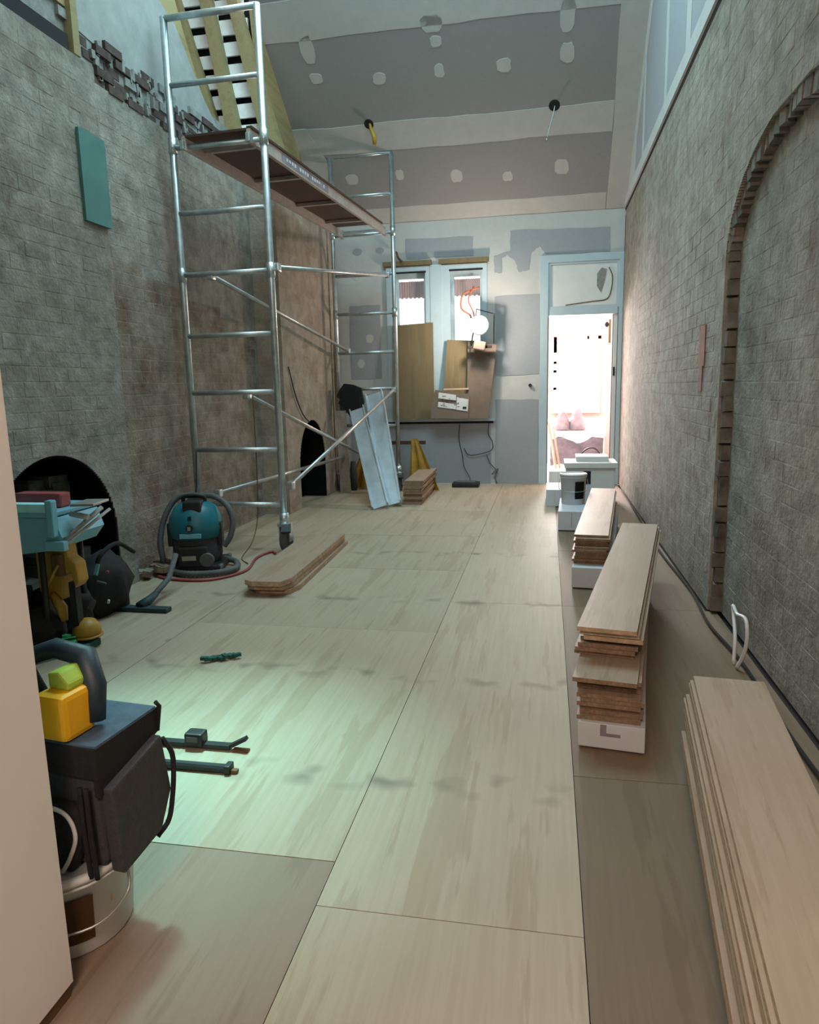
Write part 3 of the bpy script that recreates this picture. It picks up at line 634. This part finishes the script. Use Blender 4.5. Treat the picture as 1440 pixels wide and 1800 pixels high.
# leaning pale plank beside far chimney breast, dark bag at base
bm=bmesh.new(); v=box(bm,-.045,-.012,0,.045,.012,1.72); xf(bm,v,Matrix.Translation((-2.36,8.18,0))@Matrix.Rotation(-.055,4,'Y')@Matrix.Rotation(.0,4,'X')); tag(link('plank',bm,'breastpink'),'pale dusty plank leaning at far side of scaffold by chimney breast','plank')
bm=bmesh.new(); v=box(bm,-.06,-.015,0,.06,.015,.95); xf(bm,v,Matrix.Translation((-2.30,7.95,0))@Matrix.Rotation(-.03,4,'Y')); tag(link('plank',bm,'breastpink'),'short pale board standing right of the far fireplace','plank')
bm=bmesh.new(); tube(bm,[(-2.25,8.14,.0),(-2.26,8.16,.18),(-2.27,8.2,.34)],[.035,.05,.03],8); tag(link('rolled_bag',bm,'canvas'),'dark rolled bag standing beside short pale board','bag')
bm=bmesh.new(); tube(bm,[(-2.44,6.62,1.42),(-2.43,6.75,1.15),(-2.43,6.95,.95),(-2.42,7.12,.86)],.006,6,True); tag(link('wall_cable',bm,'black'),'thin dark cable running down the far chimney breast','cable')
# ================= WINDOW CLUTTER =================
def lean(name,label,cat,mat,poly,y,th=.012,tilt=-.06):
    bm=bmesh.new(); prism(bm,poly,y,y+th,'Y')
    z0=min(p[1] for p in poly)
    for v in bm.verts: v.co.y+=(v.co.z-z0)*(-tilt)
    return tag(link(name,bm,mat),label,cat)
lean('plywood_sheet','tall ochre plywood sheet leaning against left window','board','plyboard',[(-1.87,.81),(-1.35,.81),(-1.36,1.96),(-1.86,1.94)],8.66)
lean('plywood_sheet','shorter ochre board leaning on right window, behind cardboard','board','plyboard',[(-1.26,.81),(-.90,.81),(-.86,1.73),(-1.19,1.75)],8.665)
lean('cardboard_sheet','grey brown cardboard sheet under the work lamp at right window','cardboard','card',[(-1.00,.81),(-.69,.81),(-.59,1.67),(-.93,1.73),(-.94,1.2)],8.60)
cb=lean('cardboard_box_flap','torn cardboard piece with white printed shipping labels on window sill','cardboard','card',[(-1.38,.82),(-.93,.81),(-.90,1.10),(-1.32,1.16),(-1.37,1.0)],8.56,.01)
for poly in ([(-1.285,1.06),(-1.07,1.03),(-1.07,1.095),(-1.28,1.13)],[(-1.29,.955),(-1.07,.925),(-1.07,.985),(-1.285,1.02)],[(-1.065,.92),(-.93,.90),(-.92,1.04),(-1.06,1.07)]):
    bm=bmesh.new(); prism(bm,poly,8.555,8.558,'Y')
    for v in bm.verts: v.co.y+=(v.co.z-.81)*.06
    link('paper_label',bm,'label',cb)
bm=bmesh.new()
for k in range(18):
    x=-1.27+R_.uniform(0,.30); z=.95+R_.uniform(0,.14); v=box(bm,x,8.5535,z,x+R_.uniform(.01,.03),8.5545,z+.006)
    for q in v: q.co.y+=(q.co.z-.81)*.06
v=box(bm,-.99,8.5535,.925,-.945,8.5545,.955); 
for q in v: q.co.y+=(q.co.z-.81)*.06
v=box(bm,-1.285,8.5535,1.022,-1.07,8.5545,1.03)
for q in v: q.co.y+=(q.co.z-.81)*.06
link('label_print',bm,'ink',cb)
bm=bmesh.new(); v=box(bm,-1.22,8.59,1.155,-.92,8.63,1.175); tag(link('offcut_strip',bm,'skin_pale'),'pale timber strip on top of labelled cardboard','offcut')
wl_=thing('work_lamp','lit round work lamp on wire stand in front of right window','lamp',(-.78,8.48,1.66))
part('foot_bar','dark',wl_,(-.14,.06,-.03,.14,.10,.0))
bm=bmesh.new(); tube(bm,[(-.10,.1,-.0),(-.09,.1,.1),(-.07,.06,.17)],.008,6); tube(bm,[(.16,.1,.02),(.165,.1,.36),(.14,.1,.365),(-.04,.1,.42),(-.05,.08,.28)],.007,6); link('wire_stand',bm,'dark',wl_)
bm=bmesh.new(); lathe(bm,[(.03,.085),(.085,.07),(.115,.02),(.115,.0)],24,(0,0,.23),'Y'); link('lamp_housing',bm,'black',wl_)
bm=bmesh.new(); lathe(bm,[(.105,-.012),(.09,-.03),(.05,-.04),(.01,-.042)],24,(0,0,.23),'Y'); link('lens',bm,'glow',wl_)
light('work_lamp_light','POINT',(-.78,8.36,1.89),42,(1,.86,.72),radius=.05)
bm=bmesh.new(); rbox(bm,(-.78,8.52,1.66),(.14,.05,.10),0,0,.2); tag(link('lamp_clamp_bag',bm,'card',bevel=.012),'small grey cloth pad beneath the work lamp','cloth')
bm=bmesh.new(); tube(bm,[(-.80,8.72,2.34),(-.98,8.66,2.26),(-1.0,8.62,2.10),(-.90,8.58,2.02),(-.88,8.56,1.98)],.010,6,True); tube(bm,[(-.86,8.70,2.35),(-.92,8.64,2.2),(-.86,8.6,2.05),(-.84,8.56,1.96)],.008,6,True)
tag(link('orange_cable',bm,'orange'),'looped orange cord hanging above the work lamp','cord')
def cord(label,pts,r=.005,mat='black',name='loose_cable'):
    bm=bmesh.new(); tube(bm,pts,r,6,True); return tag(link(name,bm,mat),label,'cord')
cord('dark cord dropping from sill to black charger on floor',[(-1.05,8.74,.74),(-1.06,8.75,.55),(-1.02,8.75,.36),(-1.0,8.74,.22),(-.92,8.66,.08),(-.93,8.55,.05)])
cord('dark cord looping sideways under the right window',[(-1.0,8.75,.44),(-.94,8.75,.36),(-.8,8.75,.37),(-.66,8.75,.42),(-.65,8.75,.52),(-.70,8.75,.62),(-.69,8.74,.76)])
cord('grey cord with loose knotted plug end at foot of back wall',[(-.72,8.75,.36),(-.68,8.75,.26),(-.60,8.74,.16),(-.66,8.74,.12),(-.58,8.74,.19),(-.62,8.74,.08),(-.59,8.73,.01)],.006,'rubber')
cord('dark cable stub sticking out above left window head',[(-1.83,8.75,2.80),(-1.78,8.70,2.78),(-1.76,8.70,2.72),(-1.70,8.68,2.66)],.012,'brownlabel','cable_stub')
bm=bmesh.new(); lathe(bm,[(.02,-.01),(.02,.02)],10,(-.20,8.76,1.19),'Y'); tag(link('wall_plug',bm,'black'),'small dark cable end on wall left of doorway','plug')
bc=thing('battery_charger','flat black tray box on floor below the windows','box',(-.95,8.50,0)); part('body','black',bc,(-.16,-.10,0,.16,.10,.055),bevel=.012); part('lid','rubber',bc,(-.12,-.07,.055,.12,.07,.066),bevel=.004)
# ================= BOARD STACKS =================
BM_={}
def board_mesh(L_,w,th,edge):
    key=(L_,w,th,edge)
    if key not in BM_:
        bm=bmesh.new(); box(bm,-w/2,0,0,w/2,L_,th); bmesh.ops.recalc_face_normals(bm,faces=bm.faces); me=bpy.data.meshes.new('floorboard'); bm.normal_update()
        for f in bm.faces: f.material_index=0 if abs(f.normal.z)>.5 else 1
        bm.to_mesh(me); bm.free(); me.materials.append(M['oak']); me.materials.append(M[edge]); BM_[key]=me
    return BM_[key]
def board(x,y,z,L_,w,th,rz,label,group,edge='oakedge'):
    o=bpy.data.objects.new('floorboard',board_mesh(L_,w,th,edge)); SC.collection.objects.link(o); o.location=(x,y,z); o.rotation_euler=(0,0,rz)
    return tag(o,label,'floorboard',group)
def pack(x,y,L_,w,h,rz,label,mark=False):
    t=thing('floorboard_pack',label,'pack',(x,y,0),rz,'white wrapped packs under the board stacks')
    part('carton','foam',t,(-w/2,0,0,w/2,L_,h),bevel=.004)
    if mark:
        part('print','greycloth',t,(-.035,-.001,.055,-.015,.0,.085),(-.035,-.001,.045,.03,.0,.056))
    return t
ORD=['topmost','second','third','fourth','fifth','sixth','seventh','eighth','ninth','tenth','eleventh','twelfth','thirteenth','fourteenth','fifteenth','sixteenth','seventeenth']
# middle right stack
a=-math.atan2(.35,1.97)
pack(.22,2.27,1.88,.215,.088,-.13,'white carton pack under middle stack of boards with dark printed mark',True)
z=.0885
for k in range(14):
    d=R_.uniform(-.012,.012); y=2.28 if k<6 else (2.30 if k<10 else 2.46); dx=-.0 if k<6 else (-.012 if k<10 else .0)
    if k in (9,): y=2.24;dx=-.02
    y+=R_.uniform(0,.03); th=.0145
    ang_=-.13-.05*(k/14)
    board(.218+dx+d,y,z,1.98,.205,th,ang_,ORD[16-k]+' oak board from the top of the middle stack beside right wall','boards within the middle right stack'); z+=.0158
for k in range(3):
    z+=.0025; board(.21+.012*(2-k),2.44-.02*(k==2),z,1.97,.20,.0155,a,['lowest of three top boards on middle right stack','second of three top boards on middle right stack','topmost pale oak board of middle stack beside right wall'][k],'top boards of the middle right stack','oakedgel'); z+=.0165
# far right stack
a2=-math.atan2(.22,2.0)
pack(.27,4.2,2.0,.23,.125,a2,'white carton pack under far stack of boards near the buckets')
z=.126
for k in range(11):
    last=k==10
    board(.27+R_.uniform(-.015,.015)*(not last),4.31-R_.uniform(0,.05)*(not last)-(.04 if 3<k<7 else 0),z,2.0,.20,.0145,a2,ORD[10-k]+' oak board of the far right stack near the doorway','boards of the far right stack','oakedge'); z+=.016
# near right stack
a3=-.095
pack(.37,.30,2.02,.20,.085,a3,'white carton pack under nearest board stack at lower right')
z=.086
for k in range(13):
    last=k==12; off=(-.035 if k<3 else (-.018 if k<9 else -.004))*(not last)
    board(.365+off+R_.uniform(-.003,.003),.24+R_.uniform(-.03,.0)-(.06 if k<3 else 0),z,2.0,.20,.0148,a3,ORD[12-k]+' wide oak board of the nearest stack at lower right','boards of the nearest right stack','oakedgel'); z+=.0163
# left stack of short thick boards (mitred front corner)
zs=0
for k,(x,y,rz) in enumerate(((-1.60,3.88,.045),(-1.62,3.84,.04),(-1.62,3.80,.03))):
    bm=bmesh.new(); th=.030; prism(bm,[(-.13,.03),(-.08,0),(.10,0),(.14,.10),(.14,1.38),(-.16,1.34),(-.16,.12)],0,th,'Z'); bmesh.ops.recalc_face_normals(bm,faces=bm.faces); bm.normal_update()
    o=link('stair_board',bm,'oak'); o.data.materials.append(M['oakedgel'])
    for p in o.data.polygons: p.material_index=0 if abs(p.normal.z)>.5 else 1
    o.location=(x,y,zs); o.rotation_euler=(0,0,rz); zs+=th+.003
    tag(o,['bottom board of three in stack by scaffold castor','middle board of three in stack by scaffold castor','top brown oak board of three in stack by scaffold castor'][k],'board','short boards stacked by the scaffold castor')
# far short stack
for k in range(9):
    bm=bmesh.new(); box(bm,-.10,0,0,.10,1.15,.026); bmesh.ops.recalc_face_normals(bm,faces=bm.faces); bm.normal_update(); o=link('offcut_board',bm,'oak'); o.data.materials.append(M['oakedge'])
    for p in o.data.polygons: p.material_index=0 if abs(p.normal.z)>.5 else 1
    o.location=(-1.35+R_.uniform(-.012,.012),7.15+R_.uniform(-.02,.02),k*.0275); o.rotation_euler=(0,0,.03)
    tag(o,ORD[8-k]+' board of small stack beside the leaning metal channels','board','boards of the small stack by the leaning channels')
# ================= BUCKETS AND BOXES BY DOOR =================
def bucket(name,label,loc,r,h,mat,labelmat=None,lid='whitep',ang0=0):
    t=thing(name,label,'bucket',loc)
    bm=bmesh.new(); lathe(bm,[(r*.86,0),(r*.88,.004),(r*.98,h*.9),(r*1.04,h*.905),(r*1.04,h*.93),(r,h*.935),(r,h)],28); link('tub',bm,mat,t)
    bm=bmesh.new(); lathe(bm,[(r*1.06,h*.965),(r*1.06,h+.004),(r*.98,h+.01),(r*.96,h+.004),(.01,h+.004)],28); link('lid',bm,lid,t)
    if labelmat:
        bm=bmesh.new(); g=[]
        for k in range(7):
            a=ang0-.42+.84*k/6; rr=r*.985+.002; g.append((bm.verts.new((rr*.93*math.cos(a),rr*.93*math.sin(a),h*.2)),bm.verts.new((rr*math.cos(a),rr*math.sin(a),h*.78))))
        for p,q in zip(g,g[1:]): bm.faces.new((p[0],q[0],q[1],p[1]))
        bmesh.ops.solidify(bm,geom=bm.faces[:],thickness=.003); link('label',bm,labelmat,t)
    bm=bmesh.new(); tube(bm,[(r*1.04,0,h*.85),(r*1.12,-.03,h*.6),(r*.9,-r*.75,h*.48),(0,-r*1.12,h*.45),(-r*.9,-r*.75,h*.48),(-r*1.12,-.03,h*.6),(-r*1.04,0,h*.85)],.003,6,True); link('handle',bm,'silver',t)
    return t
def carton(label,loc,s,rz,mat='foam'):
    t=thing('carton',label,'carton',loc,rz); part('body',mat,t,(-s[0]/2,0,0,s[0]/2,s[1],s[2]),bevel=.004)
    part('lid_seam','silver',t,(-.002,-.001,s[2]*.2,.002,.0,s[2]*.95)); return t
carton('white carton flat on floor at seam nearest the doorway left side',(.085,7.12,0),(.165,.55,.165),0)
carton('pale green white carton under bucket with dark label',(.21,5.92,0),(.22,.72,.16),-.04)
bucket('paint_bucket','pale green bucket with dark label standing on carton behind far stack',(.235,6.34,.16),.112,.26,'foam','dark',ang0=-1.05)
t=thing('white_tub','large white rectangular tub with small black square label before doorway','tub',(.42,7.45,0))
part('body','foam',t,(-.22,-.15,0,.26,.25,.40),bevel=.012); part('lid','whitep',t,(-.24,-.17,.36,.28,.27,.415),bevel=.008); part('black_label','dark',t,(-.05,-.153,.20,.02,-.149,.33)); part('side_panel','whitep',t,(.03,-.1525,.05,.24,-.1495,.34))
t=thing('white_carton','white lidded box on top of large white tub','carton',(.44,7.52,.415)); part('body','whitep',t,(-.14,-.1,0,.18,.2,.05),bevel=.006)
carton('cream carton standing left of large white tub by doorway',(.13,7.95,0),(.20,.3,.25),0,'whitep')
# ================= SMALL FLOOR THINGS =================
bm=bmesh.new()
for k in range(9): rbox(bm,(-1.50+.016*k,2.80+R_.uniform(-.01,.02)+.008*k,.012+R_.uniform(0,.008)),(.035,.02,.014),R_.uniform(-1,1))
tag(link('offcut_clump',bm,'dkgreen'),'small dark crumpled offcut on floor in middle','offcut')
bc=thing('bar_clamp','black bar clamp with jaw lying on lit floor, upper of two','clamp',(-1.3,2.08,0))
part('bar','black',bc,(-.05,-.012,.006,.26,.014,.02)); part('jaw','black',bc,(.10,-.022,.012,.165,.028,.058),bevel=.008)
bm=bmesh.new(); v=box(bm,0,-.010,0,.075,.012,.012); xf(bm,v,Matrix.Translation((.255,0,.006))@Matrix.Rotation(-.5,4,'Y')); link('claw',bm,'black',bc); part('tip','brownlabel',bc,(.27,-.012,0,.325,.008,.008))
part('jaw_plate','rubber',bc,(.11,-.0235,.03,.15,-.022,.048))
bc=thing('flat_bar','thick black bar with flared end on lit floor, lower of two','bar',(-1.22,1.945,0))
bm=bmesh.new(); v=box(bm,-.1,-.014,.0,.235,.014,.024); bmesh.ops.bevel(bm,geom=bm.edges[:],offset=.006,segments=1,affect='EDGES'); link('grip',bm,'black',bc)
part('end_cap','black',bc,(.225,-.019,0,.245,.019,.03),bevel=.004); part('stub','brownlabel',bc,(.245,-.008,.002,.265,.008,.012))
# cable loop by right wall
cord('white cable loop standing at foot of right wall',[(.80,3.10,.0),(.81,3.14,.10),(.82,3.22,.17),(.82,3.24,.215),(.82,3.17,.20),(.82,3.04,.22),(.82,3.00,.16),(.815,3.01,.08),(.80,3.05,0)],.008,'whitep','cable_loop')
cord('dark line standing in for the gap along foot of right wall',[(.835,8.3,.012),(.815,6.5,.012),(.80,5.2,.012),(.825,4.2,.012),(.80,3.6,.012),(.83,3.1,.012),(.82,2.4,.012),(.835,1.6,.012),(.82,1.0,.012)],.007,'dark','wall_foot_gap')  # dark tube drawn in place of the gap at the wall foot
# teal board on left wall
tb=tag(link('teal_board',(lambda b:(box(b,-2.583,3.83,2.17,-2.565,4.075,2.66),b)[1])(bmesh.new()),'tealpaint'),'teal green painted board fixed high on left brick wall','board')
# ================= VACUUM =================
vc=thing('vacuum_cleaner','teal and black drum workshop vacuum with coiled hose by left wall','vacuum cleaner',(-2.35,4.42,0),.25)
bm=bmesh.new(); lathe(bm,[(.10,.05),(.15,.055),(.165,.10),(.16,.24),(.15,.25)],28); link('tank',bm,'canvas',vc)
bm=bmesh.new(); lathe(bm,[(.15,.22),(.178,.235),(.185,.30),(.17,.37),(.14,.43),(.09,.465),(.02,.475)],32); link('motor_head',bm,'teal',vc)
bm=bmesh.new(); box(bm,-.05,-.14,.41,.07,.05,.485); link('top_recess',bm,'black',vc,bevel=.012)
bm=bmesh.new(); tube(bm,[(-.07,0,.44),(-.06,-.02,.505),(.06,-.02,.505),(.07,0,.44)],.014,8,True); link('carry_handle',bm,'black',vc)
for s in (-1,1):
    bm=bmesh.new(); rbox(bm,(s*.165,-.03,.25),(.035,.08,.16)); link('latch',bm,'black',vc,bevel=.01)
bm=bmesh.new(); v=box(bm,-.07,-.012,0,.07,0,.03); xf(bm,v,Matrix.Translation((0,-.176,.245))); link('lower_trim',bm,'skyblue',vc,bevel=.003)
bm=bmesh.new(); lathe(bm,[(.024,-.01),(.024,.004),(.01,.008)],14,(.0,-.185,.315),'Y'); link('dial',bm,'black',vc)
part('badge','silver',vc,(-.012,-.199,.30,.008,-.196,.325)); part('small_knob','black',vc,(-.01,-.175,.365,.01,-.155,.39))
bm=bmesh.new(); box(bm,-.09,-.20,.05,.11,-.13,.19); link('front_block',bm,'black',vc,bevel=.015)
part('label_plate','silver',vc,(-.06,-.204,.10,.03,-.199,.13)); 
bm=bmesh.new(); lathe(bm,[(.045,-.02),(.05,0),(.03,.01)],16,(.10,-.19,.10),'Y'); link('hose_port',bm,'rubber',vc)
bm=bmesh.new(); box(bm,-.17,-.18,.02,.19,.18,.055); link('base_tray',bm,'black',vc,bevel=.015)
for sx,sy in ((-.16,-.15),(.18,-.15),(-.16,.16),(.18,.16)):
    bm=bmesh.new(); lathe(bm,[(.018,-.012),(.03,-.01),(.03,.01),(.018,.012)],14,(sx,sy,.031),'X'); link('wheel',bm,'rubber',vc)
def hose(pts,r,name,mat,parent):
    P=catmull(pts,14); rr=[r*(1.08 if k%2 else .93) for k in range(len(P))]; bm=bmesh.new(); tube(bm,P,rr,10); return link(name,bm,mat,parent)
hose([(.02,.05,.50),(-.12,.05,.49),(-.20,0,.38),(-.235,-.05,.22),(-.22,-.08,.10),(-.20,-.10,.03),(-.05,-.24,.025),(.14,-.26,.025),(.27,-.16,.025),(.25,.02,.03),(.15,.10,.04)],.020,'hose','rubber',vc)
hose([(.02,.05,.50),(.12,.05,.49),(.21,.02,.43),(.25,-.01,.33),(.235,-.04,.23),(.19,-.06,.16)],.020,'hose','rubber',vc)
fh=thing('vacuum_floor_head','dark teal vacuum floor nozzle lying on floor left of vacuum','vacuum nozzle',(-2.20,3.47,0),.0)
bm=bmesh.new(); v=box(bm,-.155,-.03,.0,.155,.03,.026); link('nozzle',bm,'dkteal',fh,bevel=.008)
bm=bmesh.new(); tube(bm,[(-.02,.0,.02),(-.0,.06,.045),(.0,.13,.06)],[.035,.026,.02],10); link('neck',bm,'dkteal',fh)
bm=bmesh.new(); tube(bm,[(.0,.12,.06),(-.02,.32,.10),(-.03,.44,.22)],.017,8); link('wand',bm,'rubber',fh)
# extension cords around vacuum
cord('red brown extension cord tangled on floor beside vacuum base',[(-2.62,4.35,.008),(-2.5,4.15,.008),(-2.3,4.08,.008),(-2.1,4.12,.008),(-1.98,4.35,.008),(-2.05,4.7,.008),(-2.02,4.9,.008),(-1.96,4.85,.008)],.009,'redp','extension_cord')
cord('thin orange cord hanging down from scaffold rung to floor',[(-2.12,4.98,1.19),(-2.12,4.97,.6),(-2.13,4.95,.25),(-2.12,4.8,.10),(-2.16,4.7,.008),(-2.05,4.55,.006)],.004,'brownlabel','hanging_cord')
cord('thin black cable rising behind vacuum to scaffold rung',[(-2.56,4.90,.78),(-2.57,4.88,.5),(-2.56,4.8,.3),(-2.4,4.7,.02)],.005,'black','hanging_cord')
bm=bmesh.new()
for k in range(14): 
    a=k*.9; rbox(bm,(-2.58+R_.uniform(-.06,.10),4.25+R_.uniform(-.15,.2),.02+R_.uniform(0,.03)),(.08,.05,.04),R_.uniform(0,3),R_.uniform(-.3,.3))
o=link('brick_rubble',bm,'wallbrown'); tag(o,'small heap of broken brick at foot of left wall by vacuum','rubble'); o['kind']='stuff'
# ================= TABLE SAW AND TOOLS AT LEFT =================
ts=thing('table_saw','pale blue table saw with steel rails standing in front of near fireplace','table saw',(-2.21,2.95,0))
part('table_top','skyblue',ts,(-.40,-.16,.655,.02,.22,.675),bevel=.004)
part('fence','fence_daylit',ts,(-.42,-.155,.676,-.004,-.10,.715)) 
bm=bmesh.new(); v=box(bm,.0,-.17,.565,.035,-.13,.735); link('fence_clamp',bm,'skyblue',ts,bevel=.008)
bm=bmesh.new(); prism(bm,[(-.30,.46),(.0,.50),(.05,.56),(.02,.65),(-.32,.65)],-.14,.18,'Y'); link('saw_body',bm,'skyblue',ts)
bm=bmesh.new(); v=box(bm,-.03,-.16,.50,.07,-.125,.545); link('bracket',bm,'skyblue',ts,bevel=.006)
bm=bmesh.new(); tube(bm,[(.03,-.13,.53),(.10,.10,.66)],.012,8); tube(bm,[(.06,-.13,.53),(.13,.12,.65)],.008,8); link('extension_rail',bm,'silver',ts)
bm=bmesh.new(); rbox(bm,(.11,.0,.70),(.11,.16,.012),.15); link('side_table',bm,'silver',ts,bevel=.003)
bm=bmesh.new(); tube(bm,[(.04,-.05,.655),(.13,-.05,.64)],.013,10); link('roller',bm,'silver',ts)
for sx in (-.30,-.09):
    for sy in (-.12,.16): 
        bm=bmesh.new(); tube(bm,[(sx,sy,.0),(sx*.9,sy,.50)],.014,8); link('leg',bm,'black',ts)
part('red_guard','redp',ts,(-.28,-.02,.675,-.03,.06,.745),bevel=.012)
ot=thing('yellow_mitre_saw','ochre yellow power tool hanging folded under table saw','power tool',(-2.27,2.98,0))
ot.scale=(.8,1,1)
bm=bmesh.new(); prism(bm,[(-.12,.50),(-.02,.50),(.08,.55),(.09,.45),(.14,.42),(.15,.33),(.12,.30),(.10,.38),(.05,.36),(.03,.24),(-.02,.28),(-.08,.22),(-.12,.30)],-.10,-.02,'Y'); link('frame',bm,'ochre',ot,bevel=.01)
part('motor','brownlabel',ot,(-.0,-.125,.36,.07,-.02,.47),bevel=.015)
bm=bmesh.new(); tube(bm,[(-.08,-.12,.29),(-.02,-.12,.34),(.05,-.12,.42)],.010,8); tube(bm,[(-.09,-.1,.24),(-.08,-.1,.15),(-.06,-.1,.09)],.010,8); link('handle_bar',bm,'ochre',ot)
bm=bmesh.new(); tube(bm,[(-.03,-.1,.27),(.02,-.1,.20),(.03,-.1,.14)],[.022,.03,.018],8); link('handle',bm,'ochre',ot)
part('foot_post','black',ot,(-.1,-.10,0,-.06,-.06,.25)); part('foot_post','black',ot,(.08,-.10,0,.12,-.06,.33))
# black tool bags in fireplace mouth
bm=bmesh.new(); blobmesh(bm,(-2.40,3.42,.16),(.11,.20,.18),3,.3); tg=thing('black_tool_bag','bulging black tool bag against right side of near fireplace','bag',(-2.33,3.42,0)); o=link('body',bm,'canvasd',tg); o.matrix_parent_inverse=Matrix.Translation((2.33,-3.42,0))
for (x,y,z,s,mt_) in ((-2.27,3.19,.31,(.02,.012,.06),'skyblue'),(-2.23,3.22,.29,(.014,.012,.014),'redp'),(-2.25,3.19,.24,(.05,.012,.012),'rubber'),(-2.22,3.19,.14,(.012,.01,.02),'label')):
    bm=bmesh.new(); rbox(bm,(x+2.33,y-3.42,z),s,.2,0,.3); link('buckle',bm,mt_,tg,bevel=.003)
bm=bmesh.new(); tube(bm,[(.04,-.2,.3),(.08,-.22,.38),(.10,-.1,.42),(.10,.05,.34)],.012,8,True); link('handle',bm,'canvasd',tg)
bm=bmesh.new(); blobmesh(bm,(-2.42,3.10,.13),(.14,.15,.15),8,.35); tag(link('black_sack',bm,'canvasd'),'dark sack in front of near fireplace behind yellow ball','sack')
bm=bmesh.new(); blobmesh(bm,(-2.36,2.86,.10),(.10,.10,.10),5,.3); tag(link('dark_cloth_bundle',bm,'canvasd'),'dark bundle beside table saw leg','bundle')
hh=thing('hard_hat','round ochre yellow hard hat on floor by table saw','hard hat',(-2.17,2.93,.055))
bm=bmesh.new(); lathe(bm,[(.062,.0),(.066,.02),(.060,.05),(.040,.075),(.01,.085)],22); link('shell',bm,'ochre',hh); bm=bmesh.new(); lathe(bm,[(.072,-.004),(.072,.004),(.05,.004)],22); link('brim',bm,'ochre',hh)
for k in range(3):
    pass
gt=thing('plastic_tray','dark green tray of leafy green offcuts under hard hat','tray',(-2.29,2.86,0))
bm=bmesh.new(); v=box(bm,-.20,-.08,0,.17,.10,.035); link('tray',bm,'dkgreen',gt,bevel=.008)
bm=bmesh.new()
for k in range(26): rbox(bm,(R_.uniform(-.16,.12),R_.uniform(-.06,.06),.04+R_.uniform(0,.03)),(.06,.025,.006),R_.uniform(0,3),R_.uniform(-.5,.5),R_.uniform(-.4,.4))
link('green_scraps',bm,'green',gt)['kind']='stuff'
bm=bmesh.new(); tube(bm,[(-.02,-.02,.04),(-.02,-.02,.12)],[.022,.02],10); link('green_bottle',bm,'green',gt)
bm=bmesh.new(); tube(bm,[(-2.49,2.85,.0),(-2.53,2.9,.76),(-2.56,2.94,1.1)],.013,8); tag(link('broom_pole',bm,'tealpaint'),'green pole leaning against left wall behind white wall end','pole')
# ================= TOOL BAG ON BUCKETS =================
bag=thing('tool_tote','square black and charcoal canvas tool bag with white piping, on white bucket','tool bag',(-.915,1.235,.0),math.radians(-6))
bag.scale=(1,.82,1)
c0=(-.96,1.24)
bz0,bz1=.20,.485
part('body','canvas',bag,(-.24,-.02,bz0,.0,.20,bz1-.01),bevel=.012)
bm=bmesh.new(); v=box(bm,-.25,-.03,bz1-.015,.012,.215,bz1); link('lid',bm,'canvasb',bag,bevel=.005)
bm=bmesh.new(); prism(bm,[(-.032,bz1-.005),(.217,bz1-.005),(.217,bz1-.06),(-.032,bz1-.115)],.0,.014,'X'); link('lid_side_flap',bm,'canvasd',bag)
bm=bmesh.new(); v=box(bm,-.25,-.034,bz1-.075,.012,-.02,bz1-.005); link('lid_front_flap',bm,'canvasd',bag,bevel=.003)
bm=bmesh.new(); prism(bm,[(-.02,bz1-.1),(.19,bz1-.06),(.215,bz0+.08),(.16,bz0-.0),(.0,bz0-.02)],.0,.035,'X'); link('side_pocket',bm,'canvas',bag,bevel=.006)
bm=bmesh.new(); prism(bm,[(-.24,bz0),(-.06,bz0),(-.02,bz0+.10),(-.03,bz0+.15),(-.24,bz0+.155)],-.06,-.02,'Y'); link('front_pocket',bm,'canvasd',bag,bevel=.01)
bm=bmesh.new(); tube(bm,[(-.24,-.066,bz0+.150),(-.10,-.066,bz0+.150),(-.05,-.066,bz0+.135),(-.035,-.066,bz0+.09),(-.055,-.066,bz0+.04),(-.08,-.066,bz0+.0)],.005,8,True); link('piping',bm,'piping',bag)
for x in (-.012,-.028): 
    bm=bmesh.new(); tube(bm,[(x,-.045,bz1-.09),(x+.006,-.052,bz0+.1),(x+.01,-.05,bz0-.01)],.006,6,True); link('strap',bm,'canvasd',bag)
bm=bmesh.new(); tube(bm,[(.02,.215,bz1-.08),(.04,.225,bz0+.15),(.035,.20,bz0+.02),(.02,.16,bz0-.02)],.007,6,True); link('strap',bm,'canvasd',bag)
bm=bmesh.new(); tube(bm,[(.012,.21,bz1-.06),(.02,.215,bz1+.0),(.018,.205,bz1+.012)],.006,6); link('corner_tab',bm,'canvasd',bag)
bk=bucket('white_bucket','white plastic bucket with brown label under the black tool bag',(-1.065,1.285,0),.148,.19,'whitep','brownlabel',ang0=-1.02)
bk2=part('small_label','ochre',bk,(.128,-.04,.10,.134,.0,.13))
# cordless drill / radio on bag
dr=thing('power_drill','black and amber yellow power tool with lime strap on top of tool bag','power tool',(-1.025,1.30,.487),math.radians(-8))
bm=bmesh.new(); v=box(bm,-.01,-.085,.0,.07,-.0,.10); link('battery',bm,'yellow',dr,bevel=.012)
bm=bmesh.new(); prism(bm,[(-.0,.10),(.055,.10),(.055,.115),(.03,.14),(-.0,.135)],-.05,.01,'Y'); link('clip',bm,'lime',dr,bevel=.006)
bm=bmesh.new(); tube(bm,[(-.13,.0,.13),(-.05,.03,.155),(.03,.03,.145),(.065,.01,.09),(.07,.0,.015)],[.02,.024,.026,.026,.02],10,False); link('housing',bm,'navy',dr)
bm=bmesh.new(); tube(bm,[(-.12,-.04,.05),(-.12,.0,.12),(-.10,.02,.02)],.026,8); link('grip',bm,'canvasd',dr)
bm=bmesh.new(); tube(bm,[(-.15,-.06,.135),(-.06,-.07,.105)],[.012,.016],8); link('strap',bm,'lime',dr)
bm=bmesh.new(); tube(bm,[(-.05,-.05,.12),(-.055,-.04,.24)],.006,8); link('aerial',bm,'black',dr)
